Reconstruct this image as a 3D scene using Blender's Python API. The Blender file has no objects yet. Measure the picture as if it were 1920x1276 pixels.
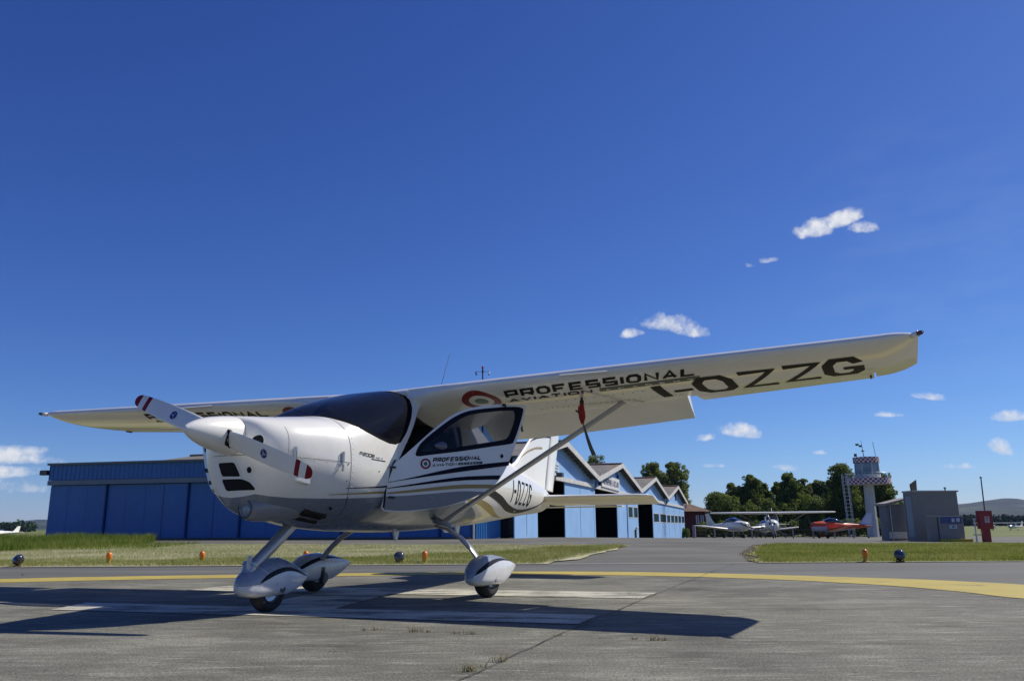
import bpy, bmesh, math, random
import numpy as np
from mathutils import Vector, Matrix
from mathutils.bvhtree import BVHTree
from mathutils.geometry import tessellate_polygon
R = math.radians
random.seed(7); rng = np.random.default_rng(7)
scene = bpy.context.scene
COL = scene.collection
# ------------------------------------------------------------------ camera
CAM_H = 0.594; FPX = 1532.83; PITCH = 12.79; ROLL = 0.345
cd = bpy.data.cameras.new("camera"); cam = bpy.data.objects.new("camera", cd); COL.objects.link(cam)
cd.sensor_width = 36; cd.lens = FPX/1920*36; cd.clip_start = 0.05; cd.clip_end = 30000
cam.matrix_world = Matrix.Translation((0, 0, CAM_H)) @ Matrix.Rotation(R(90+PITCH), 4, 'X') @ Matrix.Rotation(R(-ROLL), 4, 'Z')
scene.camera = cam
scene.render.resolution_x = 1024; scene.render.resolution_y = 680
# ------------------------------------------------------------------ sun and sky
SUN_AZ, SUN_EL = 64.6, 46.2
sd = bpy.data.lights.new("sun", 'SUN'); sun = bpy.data.objects.new("sun", sd); COL.objects.link(sun)
sd.energy = 4.8; sd.angle = R(0.53); sd.color = (1.0, 0.945, 0.845)
sdir = Vector((math.sin(R(SUN_AZ))*math.cos(R(SUN_EL)), math.cos(R(SUN_AZ))*math.cos(R(SUN_EL)), math.sin(R(SUN_EL))))
sun.rotation_euler = sdir.to_track_quat('Z', 'Y').to_euler(); sun.location = sdir*50
w = bpy.data.worlds.new("World"); scene.world = w; w.use_nodes = True
nt = w.node_tree; N = nt.nodes; L = nt.links
for n in list(N): N.remove(n)
out = N.new('ShaderNodeOutputWorld'); bg = N.new('ShaderNodeBackground'); bg.inputs[1].default_value = 0.075
sky = N.new('ShaderNodeTexSky'); sky.sky_type = 'NISHITA'; sky.sun_disc = False
sky.sun_elevation = R(SUN_EL); sky.sun_rotation = R(SUN_AZ)
sky.altitude = 2000; sky.air_density = 1.0; sky.dust_density = 1; sky.ozone_density = 8.0
sp = N.new('ShaderNodeSeparateColor'); cb = N.new('ShaderNodeCombineColor'); L.new(sky.outputs[0], sp.inputs[0])
for i, (g, k) in enumerate(((1.36, .71), (1.26, .765), (.94, 1.55))):    # deep polarised blue of the photograph's sky
    a = N.new('ShaderNodeMath'); a.operation = 'POWER'; a.inputs[1].default_value = g; L.new(sp.outputs[i], a.inputs[0])
    b = N.new('ShaderNodeMath'); b.operation = 'MULTIPLY'; b.inputs[1].default_value = k; L.new(a.outputs[0], b.inputs[0]); L.new(b.outputs[0], cb.inputs[i])
# clouds: billowy patches at their own bearings and elevations in the sky dome (world directions)
tc = N.new('ShaderNodeTexCoord')
def vdot(a, vec):
    n = N.new('ShaderNodeVectorMath'); n.operation = 'DOT_PRODUCT'; L.new(a, n.inputs[0]); n.inputs[1].default_value = vec; return n.outputs['Value']
def mth(op, a, b=None, clamp=False):
    n = N.new('ShaderNodeMath'); n.operation = op; n.use_clamp = clamp
    for i, q in enumerate((a, b)):
        if q is None: continue
        if hasattr(q, 'is_linked'): L.new(q, n.inputs[i])
        else: n.inputs[i].default_value = q
    return n.outputs[0]
def skydir(u, v):
    d = cam.matrix_world.to_3x3() @ Vector(((u-960)/FPX, (638-v)/FPX, -1)); return d.normalized()
nz = N.new('ShaderNodeTexNoise'); nz.inputs['Scale'].default_value = 34; nz.inputs['Detail'].default_value = 7; nz.inputs['Roughness'].default_value = 0.58
L.new(tc.outputs['Generated'], nz.inputs['Vector'])
nz2 = N.new('ShaderNodeTexNoise'); nz2.inputs['Scale'].default_value = 95; nz2.inputs['Detail'].default_value = 6; nz2.inputs['Roughness'].default_value = 0.62
L.new(tc.outputs['Generated'], nz2.inputs['Vector'])
nzs = mth('ADD', mth('MULTIPLY', mth('SUBTRACT', nz.outputs['Fac'], .5), 3.4), mth('MULTIPLY', mth('SUBTRACT', nz2.outputs['Fac'], .5), 1.7))
CLOUDS = [  # bearing/elevation given by a view ray, half width, half height, tilt, weight
 (1248,610,60,24,-8,1.05),(1185,627,22,12,10,.9),(1300,624,34,16,-4,1.0),
 (1528,435,27,21,10,1.05),(1588,412,34,17,22,1.0),(1626,430,24,13,0,1.05),(1494,435,13,14,0,.65),
 (1436,490,26,8,12,.72),(1408,498,12,7,0,.6),(1384,812,36,18,-8,1.1),(1325,822,22,10,8,.85),
 (1346,874,26,6,0,.55),(1468,878,26,9,-5,.78),(1743,745,24,7,-8,.6),(1668,778,24,6,0,.55),
 (1872,841,18,14,-28,.85),(1900,783,34,11,6,.85),(1808,875,22,7,0,.8),
 (30,860,62,17,-4,1.0),(25,888,85,12,4,.95),(40,915,80,16,0,.55),(95,868,26,12,0,.55),(1535,849,14,5,0,.5),(1860,917,25,8,10,.45)]
acc = None
for (u, v, a, b, tl, wt) in CLOUDS:
    c = skydir(u, v); ex = (skydir(u+5, v)-c).normalized(); ey = c.cross(ex).normalized()
    if ey.z < 0: ey = -ey
    t = R(tl); e1 = ex*math.cos(t)+ey*math.sin(t); e2 = -ex*math.sin(t)+ey*math.cos(t)
    k = FPX*1.0/ (1+((u-960)/FPX)**2+((638-v)/FPX)**2)**.5
    e1 = e1*(k/a); e2 = e2*(k/b)
    p = mth('SUBTRACT', vdot(tc.outputs['Generated'], e1), e1.dot(c)); q = mth('SUBTRACT', vdot(tc.outputs['Generated'], e2), e2.dot(c))
    # flat lower edge: lower half is squashed
    qn = mth('MULTIPLY', mth('MINIMUM', q, 0.0), 1.25); qq = mth('ADD', q, qn)
    d2 = mth('ADD', mth('MULTIPLY', p, p), mth('MULTIPLY', qq, qq))
    m = mth('MULTIPLY', mth('SUBTRACT', 1.55, d2), wt)
    hq = mth('MULTIPLY', mth('GREATER_THAN', m, .02), q)
    acc = m if acc is None else mth('MAXIMUM', acc, m)
    hacc = hq if u == CLOUDS[0][0] else mth('ADD', hacc, hq)
msk = mth('MULTIPLY', mth('SUBTRACT', mth('ADD', acc, nzs), .50), .80, True)
msk = mth('MULTIPLY', msk, mth('GREATER_THAN', acc, 0.0))
msk = mth('POWER', msk, 1.15)
wisp = N.new('ShaderNodeTexNoise'); wisp.inputs['Scale'].default_value = 9; wisp.inputs['Detail'].default_value = 6
mp = N.new('ShaderNodeMapping'); mp.inputs['Scale'].default_value = (1, 1, 4); L.new(tc.outputs['Generated'], mp.inputs[0]); L.new(mp.outputs[0], wisp.inputs['Vector'])
haze_c = skydir(1760, 480)
wf = mth('MULTIPLY', mth('MULTIPLY', mth('SUBTRACT', vdot(tc.outputs['Generated'], haze_c), .985), 60, True), mth('MULTIPLY', mth('SUBTRACT', wisp.outputs['Fac'], .48), .7, True))
mix = N.new('ShaderNodeMix'); mix.data_type = 'RGBA'
L.new(mth('ADD', mth('MULTIPLY', msk, .95), mth('MULTIPLY', wf, .3), True), mix.inputs['Factor'])
ramp = N.new('ShaderNodeMapRange'); ramp.inputs['From Min'].default_value = -.7; ramp.inputs['From Max'].default_value = .6; ramp.inputs['To Min'].default_value = .62; ramp.inputs['To Max'].default_value = 1.0
L.new(mth('ADD', hacc, mth('MULTIPLY', mth('SUBTRACT', nz2.outputs['Fac'], .5), 3.0)), ramp.inputs['Value'])
cc = N.new('ShaderNodeMix'); cc.data_type = 'RGBA'; L.new(ramp.outputs[0], cc.inputs['Factor'])
cc.inputs['A'].default_value = (4.2, 5.6, 8.4, 1); cc.inputs['B'].default_value = (11.0, 11.2, 11.6, 1)
L.new(cb.outputs[0], mix.inputs['A']); L.new(cc.outputs['Result'], mix.inputs['B'])
L.new(mix.outputs['Result'], bg.inputs[0]); L.new(bg.outputs[0], out.inputs[0])
scene.view_settings.view_transform = 'Standard'; scene.view_settings.look = 'None'; scene.view_settings.exposure = 0.0; scene.view_settings.gamma = 1
# ------------------------------------------------------------------ helpers
def at(u, v, Y):
    """world point seen along a ray of the original view at the forward distance Y"""
    d = cam.matrix_world.to_3x3() @ Vector(((u-960)/FPX, (638-v)/FPX, -1)); t = Y/d.y
    return Vector((0, 0, CAM_H))+d*t
def smooth(a, b, x):
    t = min(1, max(0, (x-a)/(b-a))); return t*t*(3-2*t)
def gz(x, y):
    """height of the ground: level pad, then the apron falls gently away"""
    yy = y-42; s = 0.0
    if yy > 0: s = .0125*(yy*yy/16 if yy < 8 else yy-4)
    if s > .8: s = .8+.2*(1-math.exp(-(s-.8)/.2))
    return -s-.0115*min(max(x-3, 0), 25)*smooth(14, 42, y)
def link(ob, parent=None):
    COL.objects.link(ob)
    if parent is not None: ob.parent = parent
    return ob
def tag(o, label=None, cat=None, group=None, kind=None):
    if label: o['label'] = label
    if cat: o['category'] = cat
    if group: o['group'] = group
    if kind: o['kind'] = kind
    return o
def empty(name, loc=(0, 0, 0), rz=0):
    o = bpy.data.objects.new(name, None); o.location = loc; o.rotation_euler = (0, 0, rz); o.empty_display_size = .2
    COL.objects.link(o); return o
def copy_tree(o, parent=None):
    c = o.copy(); COL.objects.link(c)
    if parent: c.parent = parent
    for ch in list(o.children): copy_tree(ch, c)
    return c
def mesh_ob(name, verts, faces, mats, parent=None, smooth_=False, midx=None, sharp=None):
    me = bpy.data.meshes.new(name); me.from_pydata([tuple(v) for v in verts], [], faces)
    if not isinstance(mats, (list, tuple)): mats = [mats]
    for m in mats: me.materials.append(m)
    if midx is not None: me.polygons.foreach_set('material_index', midx)
    if smooth_: me.polygons.foreach_set('use_smooth', [True]*len(me.polygons))
    me.update()
    if smooth_ and sharp: me.set_sharp_from_angle(angle=R(sharp))
    return link(bpy.data.objects.new(name, me), parent)
def bm_ob(name, bm, mats, parent=None, smooth_=False, sharp=None, recalc=True):
    if recalc: bmesh.ops.recalc_face_normals(bm, faces=bm.faces[:])
    me = bpy.data.meshes.new(name); bm.to_mesh(me); bm.free()
    if not isinstance(mats, (list, tuple)): mats = [mats]
    for m in mats: me.materials.append(m)
    if smooth_:
        me.polygons.foreach_set('use_smooth', [True]*len(me.polygons))
        if sharp: me.set_sharp_from_angle(angle=R(sharp))
    return link(bpy.data.objects.new(name, me), parent)
class MB:
    """collects simple solids into one mesh"""
    def __init__(s): s.v = []; s.f = []; s.m = []
    def add(s, v, f, mi=0):
        o = len(s.v); s.v += [tuple(p) for p in v]; s.f += [tuple(i+o for i in q) for q in f]; s.m += [mi]*len(f); return s
    def box(s, c, d, rz=0, mi=0, M=None):
        x, y, z = d[0]/2, d[1]/2, d[2]/2; ca, sa = math.cos(rz), math.sin(rz)
        P = [Vector((i*x, j*y, k*z)) for i in (-1, 1) for j in (-1, 1) for k in (-1, 1)]
        if M is not None: P = [M @ p for p in P]
        P = [(c[0]+p.x*ca-p.y*sa, c[1]+p.x*sa+p.y*ca, c[2]+p.z) for p in P]
        return s.add(P, [(0, 1, 3, 2), (4, 6, 7, 5), (0, 4, 5, 1), (2, 3, 7, 6), (0, 2, 6, 4), (1, 5, 7, 3)], mi)
    def tube(s, pts, r, n=10, mi=0, cap=True, flat=1.0, up=None):
        pts = [Vector(p) for p in pts]; rr = r if isinstance(r, (list, tuple)) else [r]*len(pts); o = []; 
        for i, p in enumerate(pts):
            d = (pts[min(i+1, len(pts)-1)]-pts[max(i-1, 0)]).normalized()
            a = Vector(up) if up else (Vector((0, 0, 1)) if abs(d.z) < .9 else Vector((1, 0, 0)))
            e1 = d.cross(a).normalized(); e2 = d.cross(e1).normalized()
            for k in range(n):
                t = 2*math.pi*k/n; o.append(p+e1*math.cos(t)*rr[i]+e2*math.sin(t)*rr[i]*flat)
        f = [(i*n+k, i*n+(k+1) % n, (i+1)*n+(k+1) % n, (i+1)*n+k) for i in range(len(pts)-1) for k in range(n)]
        if cap: f += [tuple(range(n))[::-1], tuple((len(pts)-1)*n+k for k in range(n))]
        return s.add(o, f, mi)
    def lathe(s, prof, o=(0, 0, 0), ax='z', n=24, mi=0):
        v = []
        for (r, h) in prof:
            for k in range(n):
                t = 2*math.pi*k/n; a, b = r*math.cos(t), r*math.sin(t)
                p = {'z': (a, b, h), 'x': (h, a, b), 'y': (a, h, b)}[ax]; v.append((p[0]+o[0], p[1]+o[1], p[2]+o[2]))
        f = [(i*n+k, i*n+(k+1) % n, (i+1)*n+(k+1) % n, (i+1)*n+k) for i in range(len(prof)-1) for k in range(n)]
        return s.add(v, f, mi)
    def prism(s, poly, ax, a, b, mi=0):
        """poly in the two other axes, extruded from a to b along ax"""
        n = len(poly)
        def P(p, t): return {'x': (t, p[0], p[1]), 'y': (p[0], t, p[1]), 'z': (p[0], p[1], t)}[ax]
        v = [P(p, a) for p in poly]+[P(p, b) for p in poly]
        f = [tuple(range(n)), tuple(range(2*n-1, n-1, -1))]+[(i, (i+1) % n, n+(i+1) % n, n+i) for i in range(n)]
        return s.add(v, f, mi)
    def build(s, name, mats, parent=None, smooth_=False, sharp=None, bevel=0):
        me = bpy.data.meshes.new(name); me.from_pydata(s.v, [], s.f)
        if not isinstance(mats, (list, tuple)): mats = [mats]
        for m in mats: me.materials.append(m)
        me.polygons.foreach_set('material_index', s.m)
        bm = bmesh.new(); bm.from_mesh(me); bmesh.ops.recalc_face_normals(bm, faces=bm.faces[:])
        if bevel: bmesh.ops.bevel(bm, geom=bm.edges[:], offset=bevel, segments=2, affect='EDGES', profile=.7)
        bm.to_mesh(me); bm.free()
        if smooth_:
            me.polygons.foreach_set('use_smooth', [True]*len(me.polygons))
            if sharp: me.set_sharp_from_angle(angle=R(sharp))
        me.update(); return link(bpy.data.objects.new(name, me), parent)
# ------------------------------------------------------------------ materials
def mat(name, col, rough=.5, metal=0, coat=0, spec=.5, trans=0, emis=None):
    m = bpy.data.materials.new(name); m.use_nodes = True; b = m.node_tree.nodes['Principled BSDF']
    b.inputs['Base Color'].default_value = (*col, 1); b.inputs['Roughness'].default_value = rough; b.inputs['Metallic'].default_value = metal
    b.inputs['Coat Weight'].default_value = coat; b.inputs['Coat Roughness'].default_value = .05; b.inputs['Specular IOR Level'].default_value = spec
    b.inputs['Transmission Weight'].default_value = trans
    if emis: b.inputs['Emission Color'].default_value = (*emis[0], 1); b.inputs['Emission Strength'].default_value = emis[1]
    return m
def nd(m, t, **k):
    n = m.node_tree.nodes.new(t)
    for a, v in k.items():
        if a in n.inputs.keys() if isinstance(a, str) else False: n.inputs[a].default_value = v
        else: setattr(n, a, v)
    return n
def noise(m, scale, detail=5, rough=.6, vec=None, stretch=None):
    n = m.node_tree.nodes.new('ShaderNodeTexNoise'); n.inputs['Scale'].default_value = scale; n.inputs['Detail'].default_value = detail; n.inputs['Roughness'].default_value = rough
    t = m.node_tree.nodes.new('ShaderNodeTexCoord'); mp = m.node_tree.nodes.new('ShaderNodeMapping')
    m.node_tree.links.new(t.outputs['Object'], mp.inputs[0])
    if stretch: mp.inputs['Scale'].default_value = stretch
    m.node_tree.links.new(mp.outputs[0], n.inputs['Vector']); return n
def ramp_(m, src, stops):
    r = m.node_tree.nodes.new('ShaderNodeValToRGB'); cr = r.color_ramp
    while len(cr.elements) < len(stops): cr.elements.new(.5)
    for e, (p, c) in zip(cr.elements, stops): e.position = p; e.color = (*c, 1) if len(c) == 3 else c
    m.node_tree.links.new(src, r.inputs[0]); return r
def mixc(m, fac, a, b, mode='MIX'):
    n = m.node_tree.nodes.new('ShaderNodeMix'); n.data_type = 'RGBA'; n.blend_type = mode
    for s, v in (('Factor', fac), ('A', a), ('B', b)):
        if hasattr(v, 'is_linked'): m.node_tree.links.new(v, n.inputs[s])
        elif isinstance(v, (int, float)): n.inputs[s].default_value = v
        else: n.inputs[s].default_value = (*v, 1)
    return n.outputs['Result']
def mm(m, op, a, b=0, clamp=False):
    n = m.node_tree.nodes.new('ShaderNodeMath'); n.operation = op; n.use_clamp = clamp
    for i, q in enumerate((a, b)):
        if hasattr(q, 'is_linked'): m.node_tree.links.new(q, n.inputs[i])
        else: n.inputs[i].default_value = q
    return n.outputs[0]
def bump(m, h, strength=.3, dist=.01):
    n = m.node_tree.nodes.new('ShaderNodeBump'); n.inputs['Strength'].default_value = strength; n.inputs['Distance'].default_value = dist
    m.node_tree.links.new(h, n.inputs['Height']); m.node_tree.links.new(n.outputs[0], m.node_tree.nodes['Principled BSDF'].inputs['Normal'])
def base(m, c): m.node_tree.links.new(c, m.node_tree.nodes['Principled BSDF'].inputs['Base Color'])
def noisy(name, c0, c1, scale=3, rough=.6, detail=5, b=0, stretch=None, **k):
    m = mat(name, c0, rough, **k); n = noise(m, scale, detail, .6, stretch=stretch); r = ramp_(m, n.outputs['Fac'], [(.3, c0), (.7, c1)]); base(m, r.outputs[0])
    if b: bump(m, n.outputs['Fac'], b)
    return m
def paint(name, c, rough=.3, coat=.6):
    m = mat(name, c, rough, coat=coat)
    n = noise(m, 1.7, 6, .65); n2 = noise(m, 22, 3, .6)
    d = mm(m, 'ADD', mm(m, 'MULTIPLY', n.outputs['Fac'], .7), mm(m, 'MULTIPLY', n2.outputs['Fac'], .3))
    r = ramp_(m, d, [(.3, tuple(x*.9 for x in c)), (.62, c)]); base(m, r.outputs[0])
    rr = m.node_tree.nodes.new('ShaderNodeMapRange'); rr.inputs['To Min'].default_value = rough*.7; rr.inputs['To Max'].default_value = rough*1.4
    m.node_tree.links.new(d, rr.inputs['Value']); m.node_tree.links.new(rr.outputs[0], m.node_tree.nodes['Principled BSDF'].inputs['Roughness'])
    return m
WHITE = paint('white_paint', (.86, .84, .76)); SILVER = paint('silver_grey_paint', (.20, .225, .255), .26, .5)
PANTS = paint('silver_paint', (.42, .45, .50), .28, .5)
SEALB = mat('black_seal', (.006, .006, .007), .8, spec=.05); BLACK = mat('black_paint', (.010, .010, .012), .45, spec=.2); NAVY = mat('navy_decal', (.006, .007, .016), .5, spec=.15); GOLD = mat('gold_decal', (.34, .24, .07), .35, coat=.3)
REDD = mat('red_decal', (.21, .006, .012), .45, spec=.2); GREEND = mat('green_decal', (.02, .12, .07), .4); BLUED = mat('blue_decal', (.015, .03, .2), .4); WDEC = mat('white_decal', (.72, .72, .70), .4)
LETTER = mat('dark_lettering', (.012, .011, .010), .6, spec=.12)
RUBBER = noisy('rubber', (.012, .012, .012), (.03, .03, .03), 30, .85); METAL = mat('brushed_metal', (.45, .46, .47), .35, 1.0); DMETAL = mat('dark_metal', (.08, .08, .085), .45, .8)
LEG = mat('grey_leg_paint', (.40, .40, .39), .3, .45, coat=.3)
GLASS_DARK = mat('tinted_glass', (.010, .014, .028), .04, coat=1.0)
def glassmix(name, c, fac, rough=.03, coat=1.0, spec=.5):
    m = mat(name, c, rough, coat=coat, spec=spec); t = m.node_tree; tr = t.nodes.new('ShaderNodeBsdfTransparent'); tr.inputs[0].default_value = (.55, .56, .58, 1)
    mx = t.nodes.new('ShaderNodeMixShader'); mx.inputs[0].default_value = fac
    t.links.new(tr.outputs[0], mx.inputs[1]); t.links.new(t.nodes['Principled BSDF'].outputs[0], mx.inputs[2]); t.links.new(mx.outputs[0], t.nodes['Material Output'].inputs[0]); return m
WSGLASS = glassmix('windshield_glass', (.008, .010, .018), .62, .018, 0, .35); DOORGLASS = glassmix('door_glass', (.02, .02, .02), .22)
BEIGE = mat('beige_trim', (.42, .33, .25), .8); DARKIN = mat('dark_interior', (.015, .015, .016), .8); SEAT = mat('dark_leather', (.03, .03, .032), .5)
# ------------------------------------------------------------------ main aircraft (local x aft, -y port, z up)
AX, AY, AYAW, APIT = -2.1757, 5.3525, 65.141, 1.344
plane = empty('light_aircraft', (AX, AY, math.tan(R(APIT))*2.5)); plane.rotation_euler = (0, R(APIT), R(AYAW))
tag(plane, 'white high-wing light aircraft with open door parked on the painted helipad H', 'aircraft')
def pw(x, xs, ys):
    """smooth monotone interpolation"""
    if x <= xs[0]: return ys[0]
    if x >= xs[-1]: return ys[-1]
    n = len(xs); i = max(j for j in range(n-1) if xs[j] <= x)
    h = [xs[j+1]-xs[j] for j in range(n-1)]; d = [(ys[j+1]-ys[j])/h[j] for j in range(n-1)]
    def m(j):
        if j == 0: return d[0]
        if j == n-1: return d[-1]
        if d[j-1]*d[j] <= 0: return 0
        return 3*(h[j-1]+h[j])/((2*h[j]+h[j-1])/d[j-1]+(h[j]+2*h[j-1])/d[j])
    t = (x-xs[i])/h[i]; return (2*t**3-3*t**2+1)*ys[i]+(t**3-2*t*t+t)*h[i]*m(i)+(-2*t**3+3*t*t)*ys[i+1]+(t**3-t*t)*h[i]*m(i+1)
ZT = ([.425,.5,.69,.92,1.07,1.13,1.2,1.30,1.42,1.7,1.93,2.18,2.5,2.9,3.4,4.0,4.6,5.2,5.9,6.3],
      [1.318,1.326,1.345,1.378,1.400,1.428,1.474,1.528,1.576,1.668,1.735,1.785,1.81,1.81,1.76,1.60,1.44,1.32,1.20,1.08])
ZB = ([.425,.44,.46,.49,.54,.62,.9,1.2,1.65,2.1,2.8,3.3,3.9,4.57,5.3,5.95,6.15,6.3],
      [1.03,.95,.83,.735,.665,.635,.598,.562,.543,.541,.567,.598,.64,.705,.785,.85,.90,.99])
WW = ([.425,.44,.47,.52,.6,.7,.85,1.05,1.3,1.7,2.1,2.7,3.2,3.8,4.5,5.2,5.9,6.3],
      [.146,.19,.26,.318,.372,.415,.46,.515,.56,.59,.60,.60,.56,.46,.335,.225,.125,.03])
ZW = ([.425,.55,.8,1.3,2.0,3.0,4.0,5.0,6.3],[1.177,1.13,1.08,1.03,1.03,1.05,1.05,1.07,1.04])
NT = ([.425,.5,.7,.95,1.15,1.35,1.7,2.2,2.8,3.5,4.5,6.3],[2.0,2.15,2.7,3.0,2.8,2.6,3.0,3.5,3.5,2.6,2.1,2.0])
NB = ([.425,.5,.7,1.1,1.6,2.8,3.6,4.6,6.3],[2.0,1.78,1.80,1.97,2.3,2.4,2.1,2.0,2.0])
def sec(x, t):
    zt, zb, ww, zw = pw(x, *ZT), pw(x, *ZB), pw(x, *WW), pw(x, *ZW); c, s = math.cos(t), math.sin(t)
    n = pw(x, *NT) if s >= 0 else pw(x, *NB)
    y = ww*math.copysign(abs(c)**(2/n), c); z = zw+(zt-zw)*abs(s)**(2/n) if s >= 0 else zw-(zw-zb)*abs(s)**(2/n)
    # wheel-side flow: slight waist crease behind the cowling cheek
    return y, z
XS = sorted(set([.425,.430,.436,.444,.455,.47,.49,.515,.545,.58,.62,.66]+[round(.7+.05*i, 3) for i in range(52)]+[1.08,1.12,1.17,1.22]+[round(3.3+.1*i, 3) for i in range(31)]))
NS = 96
def tparam(k):
    # finer spacing at the shoulders
    return 2*math.pi*k/NS
fv = []; 
for x in XS:
    for k in range(NS): y, z = sec(x, tparam(k)); fv.append((x, y, z))
ff = [(i*NS+k, i*NS+(k+1) % NS, (i+1)*NS+(k+1) % NS, (i+1)*NS+k) for i in range(len(XS)-1) for k in range(NS)]
ff += [tuple(range(NS))[::-1], tuple((len(XS)-1)*NS+k for k in range(NS))]
fus_bm = bmesh.new()
bvs = [fus_bm.verts.new(v) for v in fv]
for f in ff: fus_bm.faces.new([bvs[i] for i in f])
bmesh.ops.recalc_face_normals(fus_bm, faces=fus_bm.faces[:])
fus_full = fus_bm.copy(); FT = BVHTree.FromBMesh(fus_full)
def rounded(poly, r=.06, n=5):
    out = []; m = len(poly)
    for i in range(m):
        p0, p, p1 = Vector(poly[i-1]), Vector(poly[i]), Vector(poly[(i+1) % m]); a = (p0-p); b = (p1-p); rr = min(r, a.length*.45, b.length*.45)
        A = p+a.normalized()*rr; B = p+b.normalized()*rr
        for k in range(n+1): t = k/n; q = A*(1-t)**2+p*2*t*(1-t)+B*t*t; out.append((q.x, q.y))
    return out
def catmull(pts, n=6, closed=True):
    m = len(pts); out = []
    for i in range(m if closed else m-1):
        P = [Vector(pts[(i+j) % m] if closed else pts[min(max(i+j, 0), m-1)]) for j in (-1, 0, 1, 2)]
        for k in range(n):
            t = k/n; q = .5*((2*P[1])+(P[2]-P[0])*t+(2*P[0]-5*P[1]+4*P[2]-P[3])*t*t+(3*P[1]-P[0]-3*P[2]+P[3])*t**3); out.append((q.x, q.y))
    if not closed: out.append(tuple(pts[-1]))
    return out
def inside(p, poly):
    c = False; n = len(poly); j = n-1
    for i in range(n):
        a, b = poly[i], poly[j]
        if (a[1] > p[1]) != (b[1] > p[1]) and p[0] < (b[0]-a[0])*(p[1]-a[1])/(b[1]-a[1])+a[0]: c = not c
        j = i
    return c
def cut(bm, poly, side=0, ax='xz', pad=.12):
    """score the faces along the outline poly (given in two of the axes), only on one side of the body"""
    i0, i1 = {'xz': (0, 2), 'xy': (0, 1)}[ax]
    n = len(poly)
    for k in range(n):
        a, b = Vector(poly[k]), Vector(poly[(k+1) % n]); d = b-a
        if d.length < 1e-5: continue
        d.normalize(); nrm = Vector((-d.y, d.x)); L_ = (b-a).length
        fs = []
        for f in bm.faces:
            c = f.calc_center_median()
            if side and c.y*side <= 0.001: continue
            q = Vector((c[i0], c[i1]))-a; s = q.dot(d); e = abs(q.dot(nrm))
            if -pad < s < L_+pad and e < pad: fs.append(f)
        if not fs: continue
        co = [0, 0, 0]; co[i0] = a.x; co[i1] = a.y; no = [0, 0, 0]; no[i0] = nrm.x; no[i1] = nrm.y
        g = list({e for f in fs for e in f.edges})+list({v for f in fs for v in f.verts})+fs
        bmesh.ops.bisect_plane(bm, geom=g, dist=1e-5, plane_co=co, plane_no=no)
def sel(bm, poly, side=0, ax='xz', cond=None):
    i0, i1 = {'xz': (0, 2), 'xy': (0, 1)}[ax]; o = []
    for f in bm.faces:
        c = f.calc_center_median()
        if side and c.y*side <= 0: continue
        if cond and not cond(c): continue
        if inside((c[i0], c[i1]), poly): o.append(f)
    return o
WS = [(1.065, 1.55), (1.068, 1.412), (1.12, 1.365), (1.2, 1.33), (1.32, 1.285), (1.45, 1.245), (1.56, 1.222), (1.645, 1.222), (1.72, 1.25), (1.81, 1.34), (1.91, 1.47), (1.985, 1.58), (2.04, 1.68), (2.10, 1.95), (1.6, 2.0)]
WSI = [(1.085, 1.55), (1.088, 1.425), (1.14, 1.385), (1.21, 1.352), (1.33, 1.31), (1.46, 1.270), (1.56, 1.250), (1.63, 1.250), (1.69, 1.276), (1.77, 1.36), (1.85, 1.47), (1.92, 1.58), (1.965, 1.68), (2.02, 1.95), (1.6, 2.0)]
DOORO = rounded([(1.595, .81), (1.70, .79), (2.40, .80), (2.60, .86), (2.70, 1.0), (2.76, 1.25), (2.74, 1.60), (2.45, 1.625), (2.14, 1.625), (2.03, 1.55), (1.66, 1.075), (1.60, 1.05)], .07, 3)
SWIN = rounded([(1.72, 1.10), (2.45, 1.12), (2.66, 1.22), (2.66, 1.52), (2.13, 1.55), (2.03, 1.50)], .06, 3)
RWIN = rounded([(2.84, 1.22), (3.28, 1.26), (3.30, 1.42), (2.86, 1.54)], .06, 3)
GREYL = [(.40, .40), (.40, .69), (.455, .705), (.485, .755), (.52, .776), (.60, .765), (.75, .759), (.98, .765), (1.2, .775), (1.4, .79), (1.62, .808), (2.0, .84), (2.4, .862), (2.75, .85), (3.1, .80), (3.5, .72), (3.8, .62), (3.9, .40)]
for P, s in ((WS, 0), (WSI, 0), (DOORO, -1), (SWIN, 1), (RWIN, 1), (RWIN, -1), (GREYL[1:-1], 0)): cut(fus_bm, P, s)
for f in fus_bm.faces: f.smooth = True
def take(poly, side, name, m, cond=None, thick=None):
    fs = sel(fus_bm, poly, side, cond=cond)
    if not fs: return None
    vm = {}; vs = []; fc = []
    for f in fs:
        q = []
        for v in f.verts:
            if v.index not in vm or True:
                if v not in vm: vm[v] = len(vs); vs.append(v.co.copy())
            q.append(vm[v])
        fc.append(q)
    bmesh.ops.delete(fus_bm, geom=fs, context='FACES')
    return mesh_ob(name, vs, fc, m, plane, True)
windshield = take(WSI, 0, 'windshield', WSGLASS)
wframe = take(WS, 0, 'windshield_seal', SEALB); wframe.parent = plane
doorfaces = sel(fus_bm, DOORO, -1); bmesh.ops.delete(fus_bm, geom=doorfaces, context='FACES')
take(SWIN, 1, 'side_window', GLASS_DARK); take(RWIN, 1, 'rear_window', GLASS_DARK)
for f in sel(fus_bm, GREYL): f.material_index = 1
bmesh.ops.delete(fus_bm, geom=[v for v in fus_bm.verts if not v.link_faces], context='VERTS')
fuselage = bm_ob('fuselage', fus_bm, [WHITE, SILVER], plane, True, 38, recalc=False)
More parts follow.
